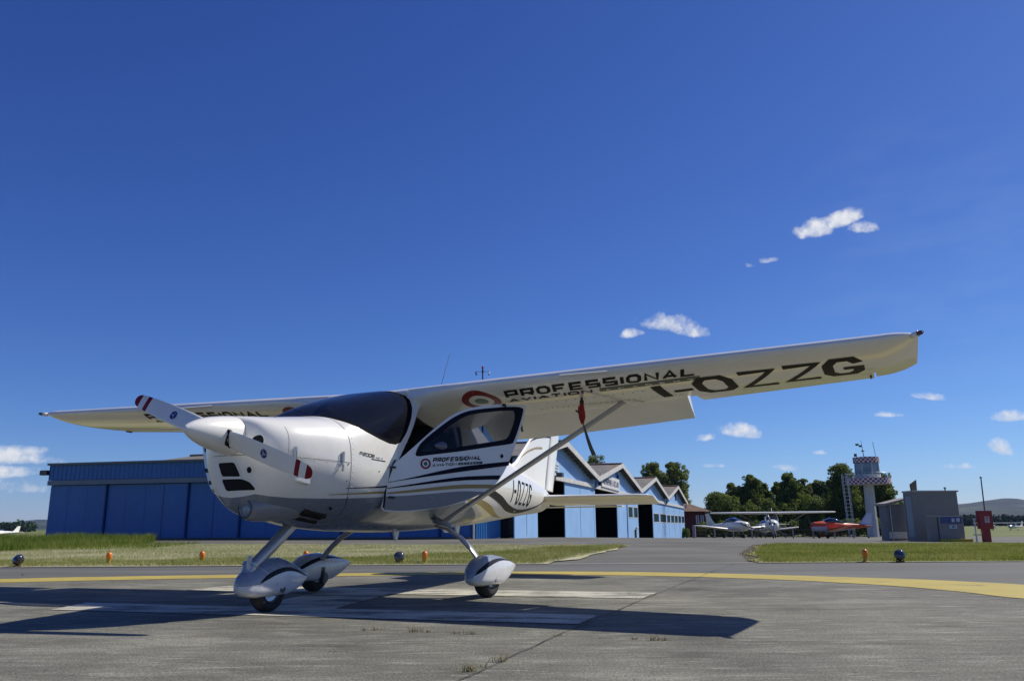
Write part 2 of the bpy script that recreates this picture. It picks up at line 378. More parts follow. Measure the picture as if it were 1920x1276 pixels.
# cabin lining, seen through the windshield and the open door
lb = bmesh.new(); LX = [1.25+.08*i for i in range(29)]; lv = []
for x in LX:
    for k in range(48):
        y, z = sec(x, 2*math.pi*k/48); zc = 1.15; lv.append(lb.verts.new((x, y*.965, zc+(z-zc)*.965)))
for i in range(len(LX)-1):
    for k in range(48): lb.faces.new([lv[i*48+k], lv[i*48+(k+1) % 48], lv[(i+1)*48+(k+1) % 48], lv[(i+1)*48+k]])
lb.faces.new(lv[-48:])
for P, s in ((WS, 0), (DOORO, -1)): cut(lb, P, s)
for P, s in ((WS, 0), (DOORO, -1)): bmesh.ops.delete(lb, geom=sel(lb, P, s), context='FACES')
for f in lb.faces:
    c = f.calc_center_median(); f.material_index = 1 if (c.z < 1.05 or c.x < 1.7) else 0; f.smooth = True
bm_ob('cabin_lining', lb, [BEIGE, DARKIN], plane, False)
m = MB(); m.prism([(-.40, .75), (.40, .75), (.50, 1.0), (.45, 1.24), (.2, 1.3), (-.2, 1.3), (-.45, 1.24), (-.50, 1.0)], 'x', 1.3, 1.62); ip_ = m.build('instrument_panel', DARKIN, plane, bevel=.015); m = MB(); m.prism([(-.47, 1.235), (-.2, 1.305), (.2, 1.305), (.47, 1.235), (.2, 1.318), (-.2, 1.318)], 'x', 1.15, 1.66); m.build('glare_shield', mat('glare_shield_grey', (.22, .22, .23), .7), ip_)
for s in (-1, 1):
    m = MB(); m.box((2.25, s*.24, .80), (.46, .36, .14)); M = Matrix.Rotation(R(14), 4, 'Y'); m.box((2.56, s*.25, 1.08), (.12, .38, .56), M=M); m.box((2.66, s*.25, 1.42), (.09, .22, .14), M=M)
    seat = m.build('seat', SEAT, plane, True, 35, bevel=.03)
# ---- decals laid on a surface
def strips(paths, t):
    """stroke polylines with thickness t -> list of quads (2D), mitred"""
    o = []
    for P in paths:
        P = [Vector(p) for p in P]; closed = (P[0]-P[-1]).length < 1e-6
        if closed: P = P[:-1]
        n = len(P); Ls, Rs = [], []
        for i in range(n):
            a = P[(i-1) % n] if (closed or i > 0) else None; b = P[(i+1) % n] if (closed or i < n-1) else None
            d0 = (P[i]-a).normalized() if a is not None else None; d1 = (b-P[i]).normalized() if b is not None else None
            if d0 is None: nr = Vector((-d1.y, d1.x)); k = 1
            elif d1 is None: nr = Vector((-d0.y, d0.x)); k = 1
            else:
                n0 = Vector((-d0.y, d0.x)); n1 = Vector((-d1.y, d1.x)); nr = (n0+n1)
                if nr.length < .2: nr = n0
                nr.normalize(); k = 1/max(.3, nr.dot(n0)); k = 1.15 if k > 1.6 else k
            Ls.append(P[i]+nr*t/2*k); Rs.append(P[i]-nr*t/2*k)
        for i in range(n if closed else n-1):
            j = (i+1) % n; o.append([Ls[i], Ls[j], Rs[j], Rs[i]])
    return o
c_ = .22
GL = {'P': [[(0, 0), (0, 1), (1, 1), (1, .42), (0, .42)]], 'R': [[(0, 0), (0, 1), (1, 1), (1, .42), (0, .42)], [(.5, .42), (1, 0)]],
 'O': [[(c_, 0), (0, c_), (0, 1-c_), (c_, 1), (1-c_, 1), (1, 1-c_), (1, c_), (1-c_, 0), (c_, 0)]], 'F': [[(1, 1), (0, 1), (0, 0)], [(0, .5), (.8, .5)]], 'E': [[(1, 1), (0, 1), (0, 0), (1, 0)], [(0, .5), (.9, .5)]],
 'S': [[(1, 1), (0, 1), (0, .5), (1, .5), (1, 0), (0, 0)]], 'I': [[(.5, 0), (.5, 1)]], 'N': [[(0, 0), (0, 1), (1, 0), (1, 1)]], 'A': [[(0, 0), (.5, 1), (1, 0)], [(.22, .3), (.78, .3)]],
 'L': [[(0, 1), (0, 0), (1, 0)]], 'V': [[(0, 1), (.5, 0), (1, 1)]], 'T': [[(0, 1), (1, 1)], [(.5, 1), (.5, 0)]], 'C': [[(1, 1), (0, 1), (0, 0), (1, 0)]], 'D': [[(0, 0), (0, 1), (.75, 1), (1, .75), (1, .25), (.75, 0), (0, 0)]],
 'M': [[(0, 0), (0, 1), (.5, .3), (1, 1), (1, 0)]], 'Y': [[(0, 1), (.5, .5), (1, 1)], [(.5, .5), (.5, 0)]], 'Z': [[(0, 1), (1, 1), (0, 0), (1, 0)]], '-': [[(0, .45), (1, .45)]], 'H': [[(0, 0), (0, 1)], [(1, 0), (1, 1)], [(0, .5), (1, .5)]],
 'G': [[(1, .78), (1-c_, 1), (c_, 1), (0, 1-c_), (0, c_), (c_, 0), (1-c_, 0), (1, c_), (1, .48), (.5, .48)]], 'K': [[(0, 0), (0, 1)], [(1, 1), (.1, .5), (1, 0)]], 'U': [[(0, 1), (0, 0), (1, 0), (1, 1)]], 'B': [[(0, 0), (0, 1), (1, 1), (1, .5), (0, .5)], [(1, .5), (1, 0), (0, 0)]],
 '2': [[(0, 1), (1, 1), (1, .5), (0, .5), (0, 0), (1, 0)]], '0': [[(0, 0), (0, 1), (1, 1), (1, 0), (0, 0)]], '8': [[(0, 0), (0, 1), (1, 1), (1, 0), (0, 0)], [(0, .5), (1, .5)]], '&': [[(1, 0), (.2, .8), (.5, 1), (.8, .8), (0, .3), (.3, 0), (1, .5)]]}
WID = {'I': .22, '-': .75, 'M': 1.15, '1': .3}
def word(txt, x0, z0, w, h, t, slant=0, gap=.17):
    """quads for txt in a box of width w and cap height h"""
    ws = [WID.get(c, .5 if c == ' ' else 1.0) for c in txt]; tot = sum(ws)+gap*(len(txt)-1); u = w/tot; o = []; x = 0
    for c, cw in zip(txt, ws):
        if c != ' ':
            iw = max(cw*u-t, 1e-4); ih = h-t
            ps = [[(x*u+t/2+(p[0]*iw if c != 'I' else iw/2), t/2+p[1]*ih) for p in path] for path in GL[c]]
            for q in strips(ps, t): o.append([Vector((x0+v.x+slant*v.y, z0+v.y)) for v in q])
        x += cw+gap
    return o
def decal(name, quads, mapf, tree, m, parent, off=.002, step=.06, jit=7):
    """quads (2D) -> finely divided mesh whose points are cast on tree; mapf(p) gives origin, direction"""
    vs = []; fc = []
    for qi, q in enumerate(quads):
        q = [Vector(p) for p in q]; nu = max(1, int(max((q[1]-q[0]).length, (q[2]-q[3]).length)/step)+1); nv = max(1, int(max((q[3]-q[0]).length, (q[2]-q[1]).length)/step)+1)
        o = len(vs); ok = True; loc = []
        for i in range(nu+1):
            for j in range(nv+1):
                a = q[0].lerp(q[1], i/nu); b = q[3].lerp(q[2], i/nu); p = a.lerp(b, j/nv)
                O, D = mapf(p); h = tree.ray_cast(Vector(O), Vector(D))
                if h[0] is None: ok = False; loc.append(None); continue
                nn = h[1] if h[1].dot(Vector(D)) < 0 else -h[1]
                loc.append(h[0]-Vector(D)*(off+.00025*(qi % jit))*.7+nn*(off)*.3)
        idx = {}
        for k, p in enumerate(loc):
            if p is not None: idx[k] = len(vs); vs.append(p)
        for i in range(nu):
            for j in range(nv):
                ks = [i*(nv+1)+j, (i+1)*(nv+1)+j, (i+1)*(nv+1)+j+1, i*(nv+1)+j+1]
                if all(k in idx for k in ks): fc.append([idx[k] for k in ks])
    if not fc: print('EMPTY DECAL', name); return None
    return mesh_ob(name, vs, fc, m, parent, True)
def band(top, bot, n=24):
    """quads between two polylines given as functions of x (catmull points)"""
    T = catmull(top, 8, False); B = catmull(bot, 8, False); n = min(len(T), len(B))
    return [[Vector(T[i]), Vector(T[i+1]), Vector(B[i+1]), Vector(B[i])] for i in range(n-1)]
def disc(cx, cz, r0, r1, n=28, sx=1, sz=1):
    return [[Vector((cx+r*math.cos(a)*sx, cz+r*math.sin(a)*sz)) for r, a in ((r1, 2*math.pi*k/n), (r1, 2*math.pi*(k+1)/n), (r0, 2*math.pi*(k+1)/n), (r0, 2*math.pi*k/n))] for k in range(n)]
portside = lambda p: ((p[0], -2.0, p[1]), (0, 1, 0)); starside = lambda p: ((p[0], 2.0, p[1]), (0, -1, 0))
# ---- spinner and propeller (turned together, a part with sub-parts)
prof = [(0.0, 0.0), (.018, .006), (.036, .028), (.055, .062), (.076, .11), (.097, .175), (.114, .25), (.128, .33), (.136, .39), (.139, .42)]
m = MB(); m.lathe(prof[1:], (0, 0, 1.177), 'x', 48); m.lathe([(.0001, 0), (.018, .006)], (0, 0, 1.177), 'x', 48); m.lathe([(.139, .42), (.12, .421), (.001, .421)], (0, 0, 1.177), 'x', 48)
spinner = m.build('spinner', WHITE, plane, True, 40)
def blade(sgn):
    th = R(19.9); e = Vector((0, -sgn*math.cos(th), -sgn*math.sin(th)))   # sgn=1 : port/down blade
    Xa = Vector((1, 0, 0)); c = e.cross(Xa)
    st = [(.06, .054, .026, 26), (.115, .060, .025, 25), (.17, .064, .020, 24), (.25, .067, .015, 22), (.38, .068, .012, 20), (.52, .067, .009, 18), (.66, .062, .007, 16), (.78, .054, .0055, 14), (.84, .047, .0045, 13), (.87, .036, .0035, 13), (.884, .020, .0025, 13), (.888, .004, .001, 13)]
    P = []; n = 20
    for (r, hw, th_, tw) in st:
        a = R(tw); d1 = c*math.cos(a)+Xa*math.sin(a)*sgn*1.0; d1 = (c*math.cos(a)-Xa*math.sin(a)); d2 = d1.cross(e)
        for k in range(n):
            t = 2*math.pi*k/n; P.append(Vector((.30, 0, 1.177))+e*r+d1*hw*math.cos(t)+d2*th_*math.sin(t)*(1 if math.sin(t) > 0 else .6))
    return P, n, len(st), st
for s in (1, -1):
    P, n, k, st = blade(s)
    f = [(i*n+j, i*n+(j+1) % n, (i+1)*n+(j+1) % n, (i+1)*n+j) for i in range(k-1) for j in range(n)]+[tuple(range(n)), tuple((k-1)*n+j for j in range(n))]
    bm = bmesh.new(); vv = [bm.verts.new(p) for p in P]
    for q in f: bm.faces.new([vv[i] for i in q])
    th = R(19.9); e = Vector((0, -s*math.cos(th), -s*math.sin(th))); O = Vector((.30, 0, 1.177))
    for r in (.735, .775, .832):
        bmesh.ops.bisect_plane(bm, geom=bm.verts[:]+bm.edges[:]+bm.faces[:], plane_co=O+e*r, plane_no=e)
    for q in bm.faces:
        r = (q.calc_center_median()-O).dot(e); q.material_index = 1 if (.735 < r < .775 or r > .832) else 0
    bl = bm_ob('propeller_blade', bm, [WHITE, REDD], plane, True, 60)
    T = BVHTree.FromPolygons([v.co for v in bl.data.vertices], [tuple(p.vertices) for p in bl.data.polygons])
    mf = lambda p: ((-1, O.y+e.y*(p[1])+e.cross(Vector((1, 0, 0))).y*p[0], O.z+e.z*p[1]+e.cross(Vector((1, 0, 0))).z*p[0]), (1, 0, 0))
    decal('maker_badge', disc(0, .455, .004, .03), mf, T, BLUED, bl, .0015)
    decal('badge_star', strips([[(0, .455), (0, .478)], [(0, .455), (.02, .443)], [(0, .455), (-.02, .443)]], .004), mf, T, WDEC, bl, .003)
    # dark gap where the blade enters the spinner
    m = MB(); c0 = O+e*.105; ring0 = [c0+(P[n+q_]-O-e*.115)*1.13 for q_ in range(n)]; ring1 = [q_+e*.022 for q_ in ring0]; m.add(ring0+ring1, [(q_, (q_+1) % n, n+(q_+1) % n, n+q_) for q_ in range(n)]+[tuple(n+q_ for q_ in range(n))]); m.build('blade_root_seal', BLACK, plane, True, 40)
    m.tube([O+e*.085, O+e*.119], [.052, .052], 20, flat=.62, up=(1, 0, 0)); m.build('blade_root_seal', BLACK, plane, True, 40)
# ---- wings
def foil(n=22):
    xs = [(1-math.cos(math.pi*i/n))/2 for i in range(n+1)]
    yt = lambda x: 5*(.2969*x**.5-.126*x-.3516*x*x+.2843*x**3-.1036*x**4)
    up = [(x, yt(x)+.035*(1-(2*x-.8)**2/1.44)*1.0) for x in xs]; lo = [(x, -yt(x)+.035*(1-(2*x-.8)**2/1.44)) for x in xs]
    return up, lo
UP, LO = foil(26)
def chord(y): return 1.36 if y < 1.3 else 1.36-.36*(y-1.3)/(4.2-1.3)
def tipk(y): return 0 if y < 4.2 else (y-4.2)/.255
def wing_sec(y, f0, f1, droot=0):
    """closed loop of the section between chord fractions f0..f1 (port coords y>0)"""
    c = chord(min(y, 4.2)); k = tipk(y); xl = 2.03+.02*(y-.5)+.0; xl += .06*k**3; ce = c-.06*k**3-.20*k**2.2; th = .138*(1-.72*k**2.2)
    zc = 1.725+.0318*(y-.6)+.012*k
    def P(fr, z): return (xl+fr*ce, y, zc+z*c*th-.075*fr*ce)
    us = [(x, z) for x, z in UP if f0 < x < f1]; ls = [(x, z) for x, z in LO if f0 < x < f1]
    def zi(tab, f): 
        for a, b in zip(tab, tab[1:]):
            if a[0] <= f <= b[0]: return a[1]+(b[1]-a[1])*(f-a[0])/(b[0]-a[0]+1e-9)
        return tab[-1][1]
    U = [(f0, zi(UP, f0))]+us+[(f1, zi(UP, f1))]; Lw = [(f0, zi(LO, f0))]+ls+[(f1, zi(LO, f1))]
    loop = [P(*p) for p in U]+[P(*p) for p in Lw[::-1]]
    if f0 == 0: loop = loop[:-1]
    if droot:
        loop = [(x, yy, z-(droot*max(0, 1-abs((x-2.75)/.95)**2) if z < zc+.02 else 0)) for x, yy, z in loop]
    return loop
def wing_loft(ys, f0, f1s, side, xf=None, droots=None):
    secs = [wing_sec(y, f0, f1s, (droots or {}).get(y, 0)) for y in ys]; n = len(secs[0]); vs = []
    for s_ in secs:
        for p in s_:
            if xf: p = xf(p)
            vs.append((p[0], -p[1]*side, p[2]))
    f = [(i*n+j, i*n+(j+1) % n, (i+1)*n+(j+1) % n, (i+1)*n+j) for i in range(len(ys)-1) for j in range(n)]+[tuple(range(n)), tuple((len(ys)-1)*n+j for j in range(n))]
    return vs, f
def hinge_rot(y0, fr, ang, dz=0):
    def g(p):
        c = chord(min(p[1], 4.2)); hx = 2.03+.02*(p[1]-.5)+fr*c; hz = 1.725+.0318*(p[1]-.6)-.02-.075*fr*c
        dx, dz_ = p[0]-hx, p[2]-hz; a = R(ang); return (hx+dx*math.cos(a)+dz_*math.sin(a)+.012, p[1], hz-dx*math.sin(a)+dz_*math.cos(a)+dz)
    return g
def lin(a, b, n): return [a+(b-a)*i/(n-1) for i in range(n)]
for side in (1, -1):
    lab = 'left' if side == 1 else 'right'
    W = MB()
    v, f = wing_loft([.42, .5, .58, .66, .75, .85, .97, 1.1, 1.3, 1.6, 1.9, 2.2, 2.5, 2.695], 0, .735, side, droots={.42: .13, .5: .105, .58: .08, .66: .055, .75: .034, .85: .016, .97: .005}); W.add(v, f)
    v, f = wing_loft(lin(2.695, 4.16, 8), 0, .775, side); W.add(v, f)
    v, f = wing_loft([4.16]+[4.2+.255*t for t in (0, .2, .4, .6, .72, .82, .9, .95, .98, 1.0)], 0, 1.0, side); W.add(v, f)
    wing = W.build('wing', WHITE, plane, True, 32)
    fl = MB(); v, f = wing_loft(lin(.63, 2.665, 6), .74, 1.0, side, hinge_rot(0, .76, 33, -.012)); fl.add(v, f); flap = fl.build('flap', WHITE, wing, True, 32)
    al = MB(); v, f = wing_loft(lin(2.74, 4.145, 6), .782, 1.0, side, hinge_rot(0, .78, 2, 0)); al.add(v, f); ail = al.build('aileron', WHITE, wing, True, 32)
    V = []; Fc = []
    for o in (wing, ail):
        b = len(V); V += [x.co.copy() for x in o.data.vertices]; Fc += [tuple(i+b for i in p.vertices) for p in o.data.polygons]
    T = BVHTree.FromPolygons(V, Fc)
    # marks under the wing: 2D point = (distance along the span as read, -chordwise)
    if side == 1: mf = lambda p: ((-p[1], -p[0], .9), (0, 0, 1))
    else: mf = lambda p: ((-p[1], (4.20-(p[0]-1.0))+.0, .9), (0, 0, 1))
    reg = []
    for ch, x0, ww in (('I', 2.49, .085), ('-', 2.63, .155), ('O', 2.815, .32), ('Z', 3.155, .325), ('Z', 3.49, .315), ('G', 3.80, .29)):
        if ch == 'I': reg += [[Vector((x0, -2.97)), Vector((x0, -2.41)), Vector((x0+ww, -2.40)), Vector((x0+ww, -2.96))]]
        else: reg += word(ch, x0, -2.935+.10*(x0-2.5), ww, .60-.045*(x0-2.5), .078) if ch != '-' else [[Vector((x0, -2.70)), Vector((x0, -2.62)), Vector((x0+ww, -2.61)), Vector((x0+ww, -2.69))]]
    if side == 1: decal('registration_letters', reg, mf, T, LETTER, wing, .003, .12)
    x1 = 1.28 if side == 1 else 2.30
    tw = 1.62
    q = word('PROFESSIONAL', x1, -2.255, tw, .135, .030, .25)
    decal('school_name', q, mf, T, LETTER, wing, .003, .12)
    decal('school_name_line', word('AVIATION', x1-.02, -2.365, .76, .08, .020, .25), mf, T, LETTER, wing, .003, .12)
    g0 = x1+.80
    decal('name_bar', [[Vector((g0, -2.365)), Vector((g0+.02, -2.285)), Vector((g0+.84, -2.275)), Vector((g0+.83, -2.355))]], mf, T, mat('green_bar', (.045, .07, .05), .4), wing, .003, .1)
    for k, ch in enumerate('ACADEMY'): decal('bar_letter', word(ch, g0+.06+k*.113, -2.35+.0015*k, .05, .045, .011), mf, T, WDEC, wing, .0055, .1)
    cx = x1-.235 if side == 1 else x1+2.0
    for r0, r1, mt, nm in ((.15, .235, REDD, 'roundel_red_ring'), (.082, .15, WDEC, 'roundel_white_ring'), (.002, .082, GREEND, 'roundel_green_disc')):
        decal(nm, disc(cx, -2.255, r0, r1, 32, .72, .80), mf, T, mt, wing, .003, .12)
    # rivets, panel seam, fuel drain, hinge brackets, aileron horn
    m = MB()
    for k in range(26):
        for (xx, yy) in ((2.75+.002*k, 1.4+.05*k), (2.52, 1.55+.085*(k % 12))):
            if yy > 3: continue
            h = T.ray_cast(Vector((xx, -yy*side, .9)), Vector((0, 0, 1)))
            if h[0]: m.lathe([(.0055, 0), (.004, -.003), (.0001, -.0035)], h[0], 'z', 8)
    m.build('rivets', DMETAL, wing, True)
    m = MB(); hb = lambda y_, x_: T.ray_cast(Vector((x_, -y_*side, .9)), Vector((0, 0, 1)))[0]
    for y_ in (1.05, 2.58):
        p = hb(y_, 2.98)
        if p: m.prism([(p.x-.03, p.z+.01), (p.x+.06, p.z+.01), (p.x+.13, p.z-.13), (p.x+.11, p.z-.135), (p.x+.03, p.z-.03)], 'y', p.y-.006, p.y+.006)
    if m.v: m.build('flap_hinge', DMETAL, wing)
    m = MB(); p = hb(4.12, 3.0); m.box((p.x+.02, p.y, p.z-.004), (.08, .015, .02)); p = hb(2.715, 3.12); 
    if p: m.box((p.x-.06, p.y, p.z-.004), (.05, .03, .025))
    m.build('aileron_stop', DMETAL, wing)
    m = MB(); m.tube([(2.115, -side*4.455, 1.852), (2.10, -side*4.475, 1.854), (2.09, -side*4.487, 1.855)], [.018, .015, .006], 12); m.build('navigation_light', mat('light_lens_'+('red' if side == 1 else 'green'), (.07, .03, .025) if side == 1 else (.03, .07, .05), .15, coat=.6), wing, True)
    m = MB(); m.tube([(2.16, -side*4.42, 1.848), (2.115, -side*4.455, 1.852)], [.022, .02], 12); m.build('light_fairing', WHITE, wing, True)
    # stall strip on the leading edge
    m = MB(); m.prism([(2.052, 1.752), (2.038, 1.762), (2.054, 1.772)], 'y', -side*1.85, -side*2.25); 
    so = m.build('stall_strip', WDEC, wing)
    # strut
    a = Vector((2.56, -side*.50, .625)); b = hb(2.17, 2.86)+Vector((0, 0, .02)) if hb(2.17, 2.86) else Vector((2.86, -side*2.17, 1.75))
    m = MB(); n = 18; dd = (b-a).normalized(); e1 = Vector((1, 0, 0))-dd*dd.x; e1.normalize(); e2 = dd.cross(e1); P = []
    pts = [a.lerp(b, t) for t in (0, .06, .5, .94, 1)]
    for pnt, ww_ in zip(pts, (.045, .06, .06, .06, .05)):
        for k in range(n):
            t = 2*math.pi*k/n; xx = math.cos(t); P.append(pnt+e1*ww_*(xx*.75+.12*(xx*xx))+e2*.020*math.sin(t))
    m.add(P, [(i*n+k, i*n+(k+1) % n, (i+1)*n+(k+1) % n, (i+1)*n+k) for i in range(4) for k in range(n)]+[tuple(range(n)), tuple(4*n+k for k in range(n))])
    strut = m.build('wing_strut', LEG, plane, True, 50)
    m = MB()
    if hb(2.17, 2.80):
        p = hb(2.17, 2.86); m.tube([p+Vector((-.1, side*.02, .004)), p+Vector((.02, -side*.03, -.012)), p+Vector((.14, -side*.1, .004))], [.02, .05, .02], 12, flat=.5); m.build('strut_fairing', WHITE, strut, True)
WT = T
# roof centre section between the wings
m = MB(); v, f = wing_loft([.0, .25, .43], 0, .735, 1); m.add(v, f); v, f = wing_loft([.0, .25, .43], 0, .735, -1); m.add(v, f); m.build('wing_centre_section', WHITE, plane, True, 32)
# ---- tail
def slab(name, stations, mt, par, n=16):
    """stations: list of (LE point, TE point, half thickness, normal dir)"""
    vs = []
    for le, te, h, nr in stations:
        le, te, nr = Vector(le), Vector(te), Vector(nr)
        up = []; lo = []
        for i in range(n+1):
            x = (1-math.cos(math.pi*i/n))/2; t = (2.969*x**.5-1.26*x-3.516*x*x+2.843*x**3-1.036*x**4); up.append(le.lerp(te, x)+nr*t*h); lo.append(le.lerp(te, x)-nr*t*h)
        vs += up+lo[1:-1][::-1]
    k = 2*n; S = len(stations)
    f = [(i*k+j, i*k+(j+1) % k, (i+1)*k+(j+1) % k, (i+1)*k+j) for i in range(S-1) for j in range(k)]+[tuple(range(k)), tuple((S-1)*k+j for j in range(k))]
    bm = bmesh.new(); vv = [bm.verts.new(p) for p in vs]
    for q in f: bm.faces.new([vv[i] for i in q])
    bmesh.ops.recalc_face_normals(bm, faces=bm.faces[:])
    return bm_ob(name, bm, mt, par, True, 40)
Y1 = (0, 1, 0)
fin = slab('fin', [((4.45, 0, 1.17), (6.15, 0, 1.10), .05, Y1), ((4.95, 0, 1.32), (6.17, 0, 1.25), .046, Y1), ((5.22, 0, 1.44), (6.21, 0, 1.40), .042, Y1), ((5.62, 0, 1.74), (6.30, 0, 1.70), .036, Y1), ((6.05, 0, 2.16), (6.43, 0, 2.14), .026, Y1), ((6.22, 0, 2.33), (6.48, 0, 2.32), .014, Y1)], WHITE, plane)
rud = slab('rudder', [((6.16, 0, 1.15), (6.43, 0, 1.13), .030, Y1), ((6.215, 0, 1.40), (6.51, 0, 1.40), .028, Y1), ((6.305, 0, 1.70), (6.62, 0, 1.75), .025, Y1), ((6.435, 0, 2.14), (6.74, 0, 2.17), .019, Y1), ((6.49, 0, 2.33), (6.74, 0, 2.31), .008, Y1)], WHITE, plane)
for side in (1, -1):
    zs_ = 1.035
    slab('stabilator', [((5.78, -side*.06, zs_), (6.47, -side*.06, zs_-.085), .042, (0, 0, 1)), ((5.80, -side*.7, zs_+.0), (6.46, -side*.7, zs_-.085), .038, (0, 0, 1)), ((5.82, -side*1.36, zs_), (6.42, -side*1.36, zs_-.085), .034, (0, 0, 1)), ((5.88, -side*1.46, zs_), (6.38, -side*1.46, zs_-.085), .026, (0, 0, 1)), ((5.99, -side*1.505, zs_), (6.28, -side*1.505, zs_-.085), .010, (0, 0, 1))], WHITE, plane)
m = MB(); m.box((6.53, 0, .935), (.12, 1.9, .012)); m.build('trim_tab', WHITE, plane)
# tail livery
PB = portside
regq = []
GLn = dict(GL)
for ch, x0, ww in (('I', 4.36, .07), ('-', 4.45, .09), ('O', 4.575, .13), ('Z', 4.735, .14), ('Z', 4.90, .14), ('G', 5.065, .13)):
    if ch == '-': regq += [[Vector((x0, 1.04)), Vector((x0+ww, 1.04)), Vector((x0+ww, 1.005)), Vector((x0, 1.005))]]
    else: regq += word(ch, x0, .885, ww, .275-.008*(x0-4.4)*10*.3, .034, .12)
decal('tail_registration', regq, PB, FT, NAVY, fuselage, .002, .05)
decal('tail_stripe', band([(2.95, .90), (3.4, .985), (3.9, .955), (4.4, .87), (4.95, .84), (5.5, .905), (6.0, 1.05)], [(2.95, .89), (3.4, .925), (3.9, .875), (4.4, .805), (4.95, .80), (5.5, .885), (6.0, 1.045)]), PB, FT, BLACK, fuselage, .002, .05)
decal('tail_gold_stripe', band([(2.95, .86), (3.3, .87), (3.7, .835), (4.1, .765), (4.5, .735)], [(2.95, .84), (3.3, .82), (3.7, .775), (4.1, .735), (4.5, .732)]), PB, FT, GOLD, fuselage, .002, .05)
FV = []; FF = []
for o in (fin, rud):
    b = len(FV); FV += [x.co.copy() for x in o.data.vertices]; FF += [tuple(i+b for i in p.vertices) for p in o.data.polygons]
FinT = BVHTree.FromPolygons(FV, FF)
decal('fin_gold_arc', band([(5.28, 1.47), (5.5, 1.585), (5.75, 1.66), (6.0, 1.69)], [(5.28, 1.465), (5.5, 1.565), (5.75, 1.635), (6.0, 1.66)]), PB, FinT, GOLD, fin, .002, .05)
decal('fin_dark_arc', band([(5.62, 1.72), (5.8, 1.80), (6.1, 1.86), (6.35, 1.875)], [(5.62, 1.715), (5.8, 1.775), (6.1, 1.825), (6.35, 1.85)]), PB, FinT, NAVY, fin, .002, .05)
decal('maker_name', word('TECNAM', 5.50, 1.19, .26, .055, .009), PB, FinT, LETTER, fin, .002, .05)
m = MB(); m.prism([(5.86, .99), (5.93, .99), (5.93, 1.07)], 'y', -.150, -.10); m.build('tail_marker', BLACK, fuselage)
# ---- front fuselage livery and fittings
decal('side_stripe', band([(1.14, .848), (1.4, .873), (1.58, .893)], [(1.14, .844), (1.4, .863), (1.58, .878)]), PB, FT, NAVY, fuselage, .002, .05)
decal('gold_side_stripe', band([(1.02, .795), (1.3, .823), (1.58, .850)], [(1.02, .791), (1.3, .812), (1.58, .832)]), PB, FT, GOLD, fuselage, .002, .05)
decal('model_name', [[Vector((v.x, v.y-.06*(v.x-1.2))) for v in q] for q in word('P2008', 1.205, 1.100, .165, .026, .0045, .25)], PB, FT, LETTER, fuselage, .002, .05)
decal('model_version', word('MK II', 1.39, 1.086, .08, .016, .0035, .2), PB, FT, LETTER, fuselage, .002, .05)
decal('name_underline', [[Vector((1.34, 1.082)), Vector((1.51, 1.079)), Vector((1.51, 1.072)), Vector((1.34, 1.076))]], PB, FT, LETTER, fuselage, .002, .05)
front = lambda p: ((-1.0, -p[0], p[1]), (1, 0, 0))
def seam(name, pts, wd=.0035, m=None, tree=None, side=None, par=None):
    decal(name, strips([pts], wd), side or PB, tree or FT, m or BLACK, par or fuselage, .0015, .02)
seam('cowling_seam', catmull([(1.095, 1.372), (1.112, 1.25), (1.122, 1.1), (1.140, .93), (1.18, .80), (1.23, .72), (1.26, .65)], 6, False))
seam('cowling_split', catmull([(.62, 1.034), (.8, 1.034), (.95, 1.034), (1.12, 1.032)], 6, False), .003)
m = MB()
for p_ in catmull([(1.110, 1.34), (1.126, 1.25), (1.136, 1.1), (1.154, .93), (1.195, .80)], 4, False)+[(.70+.1*i, 1.022) for i in range(4)]:
    h = FT.ray_cast(Vector((p_[0]+.012, -2, p_[1])), Vector((0, 1, 0)))[0]; m.lathe([(.0042, .001), (.0036, -.0012), (.0001, -.0016)], h, 'y', 8)
m.build('seam_rivets', METAL, fuselage, True)
m = MB()
for i_ in range(10): a_ = 2*math.pi*i_/10; m.lathe([(.004, 0), (.003, .0014), (.0001, .0018)], (.405, .1385*math.cos(a_), 1.177+.1385*math.sin(a_)), 'z' if abs(math.sin(a_)) > .7 else 'y', 8)
m.build('spinner_screws', DMETAL, spinner)
seam('cheek_seam', [(.60, 1.25), (.605, 1.03)], .002)
seam('nose_seam', [(-.16, 1.040), (.17, 1.040)], .003, None, FT, front)
seam('hinge_gap', catmull([(1.645, 1.10), (1.60, 1.04), (1.585, .86), (1.575, .72)], 6, False), .016)
for (x, z) in ((.65, 1.034), (1.04, 1.034)):
    m = MB(); h = FT.ray_cast(Vector((x, -2, z)), Vector((0, 1, 0)))[0]; m.box((h.x, h.y-.006, h.z+.03), (.018, .006, .085)); m.tube([h+Vector((-.012, -.012, -.005)), h+Vector((-.012, -.012, .075)), h+Vector((.012, -.012, .075)), h+Vector((.012, -.012, -.005))], .0022, 6); m.box((h.x-.004, h.y-.014, h.z-.045), (.014, .012, .055)); m.build('cowling_latch', METAL, fuselage)
for (x, z) in ((.46, 1.14), (.465, 1.05), (1.10, 1.02), (1.12, .90), (1.2, .78), (1.44, .993), (.66, 1.33)):
    h = FT.ray_cast(Vector((x, -2, z)), Vector((0, 1, 0)))[0]
    if h: m = MB(); m.lathe([(.006, 0), (.005, -.003), (.0001, -.0035)], h, 'y', 10); m.build('screw', DMETAL, fuselage, True)
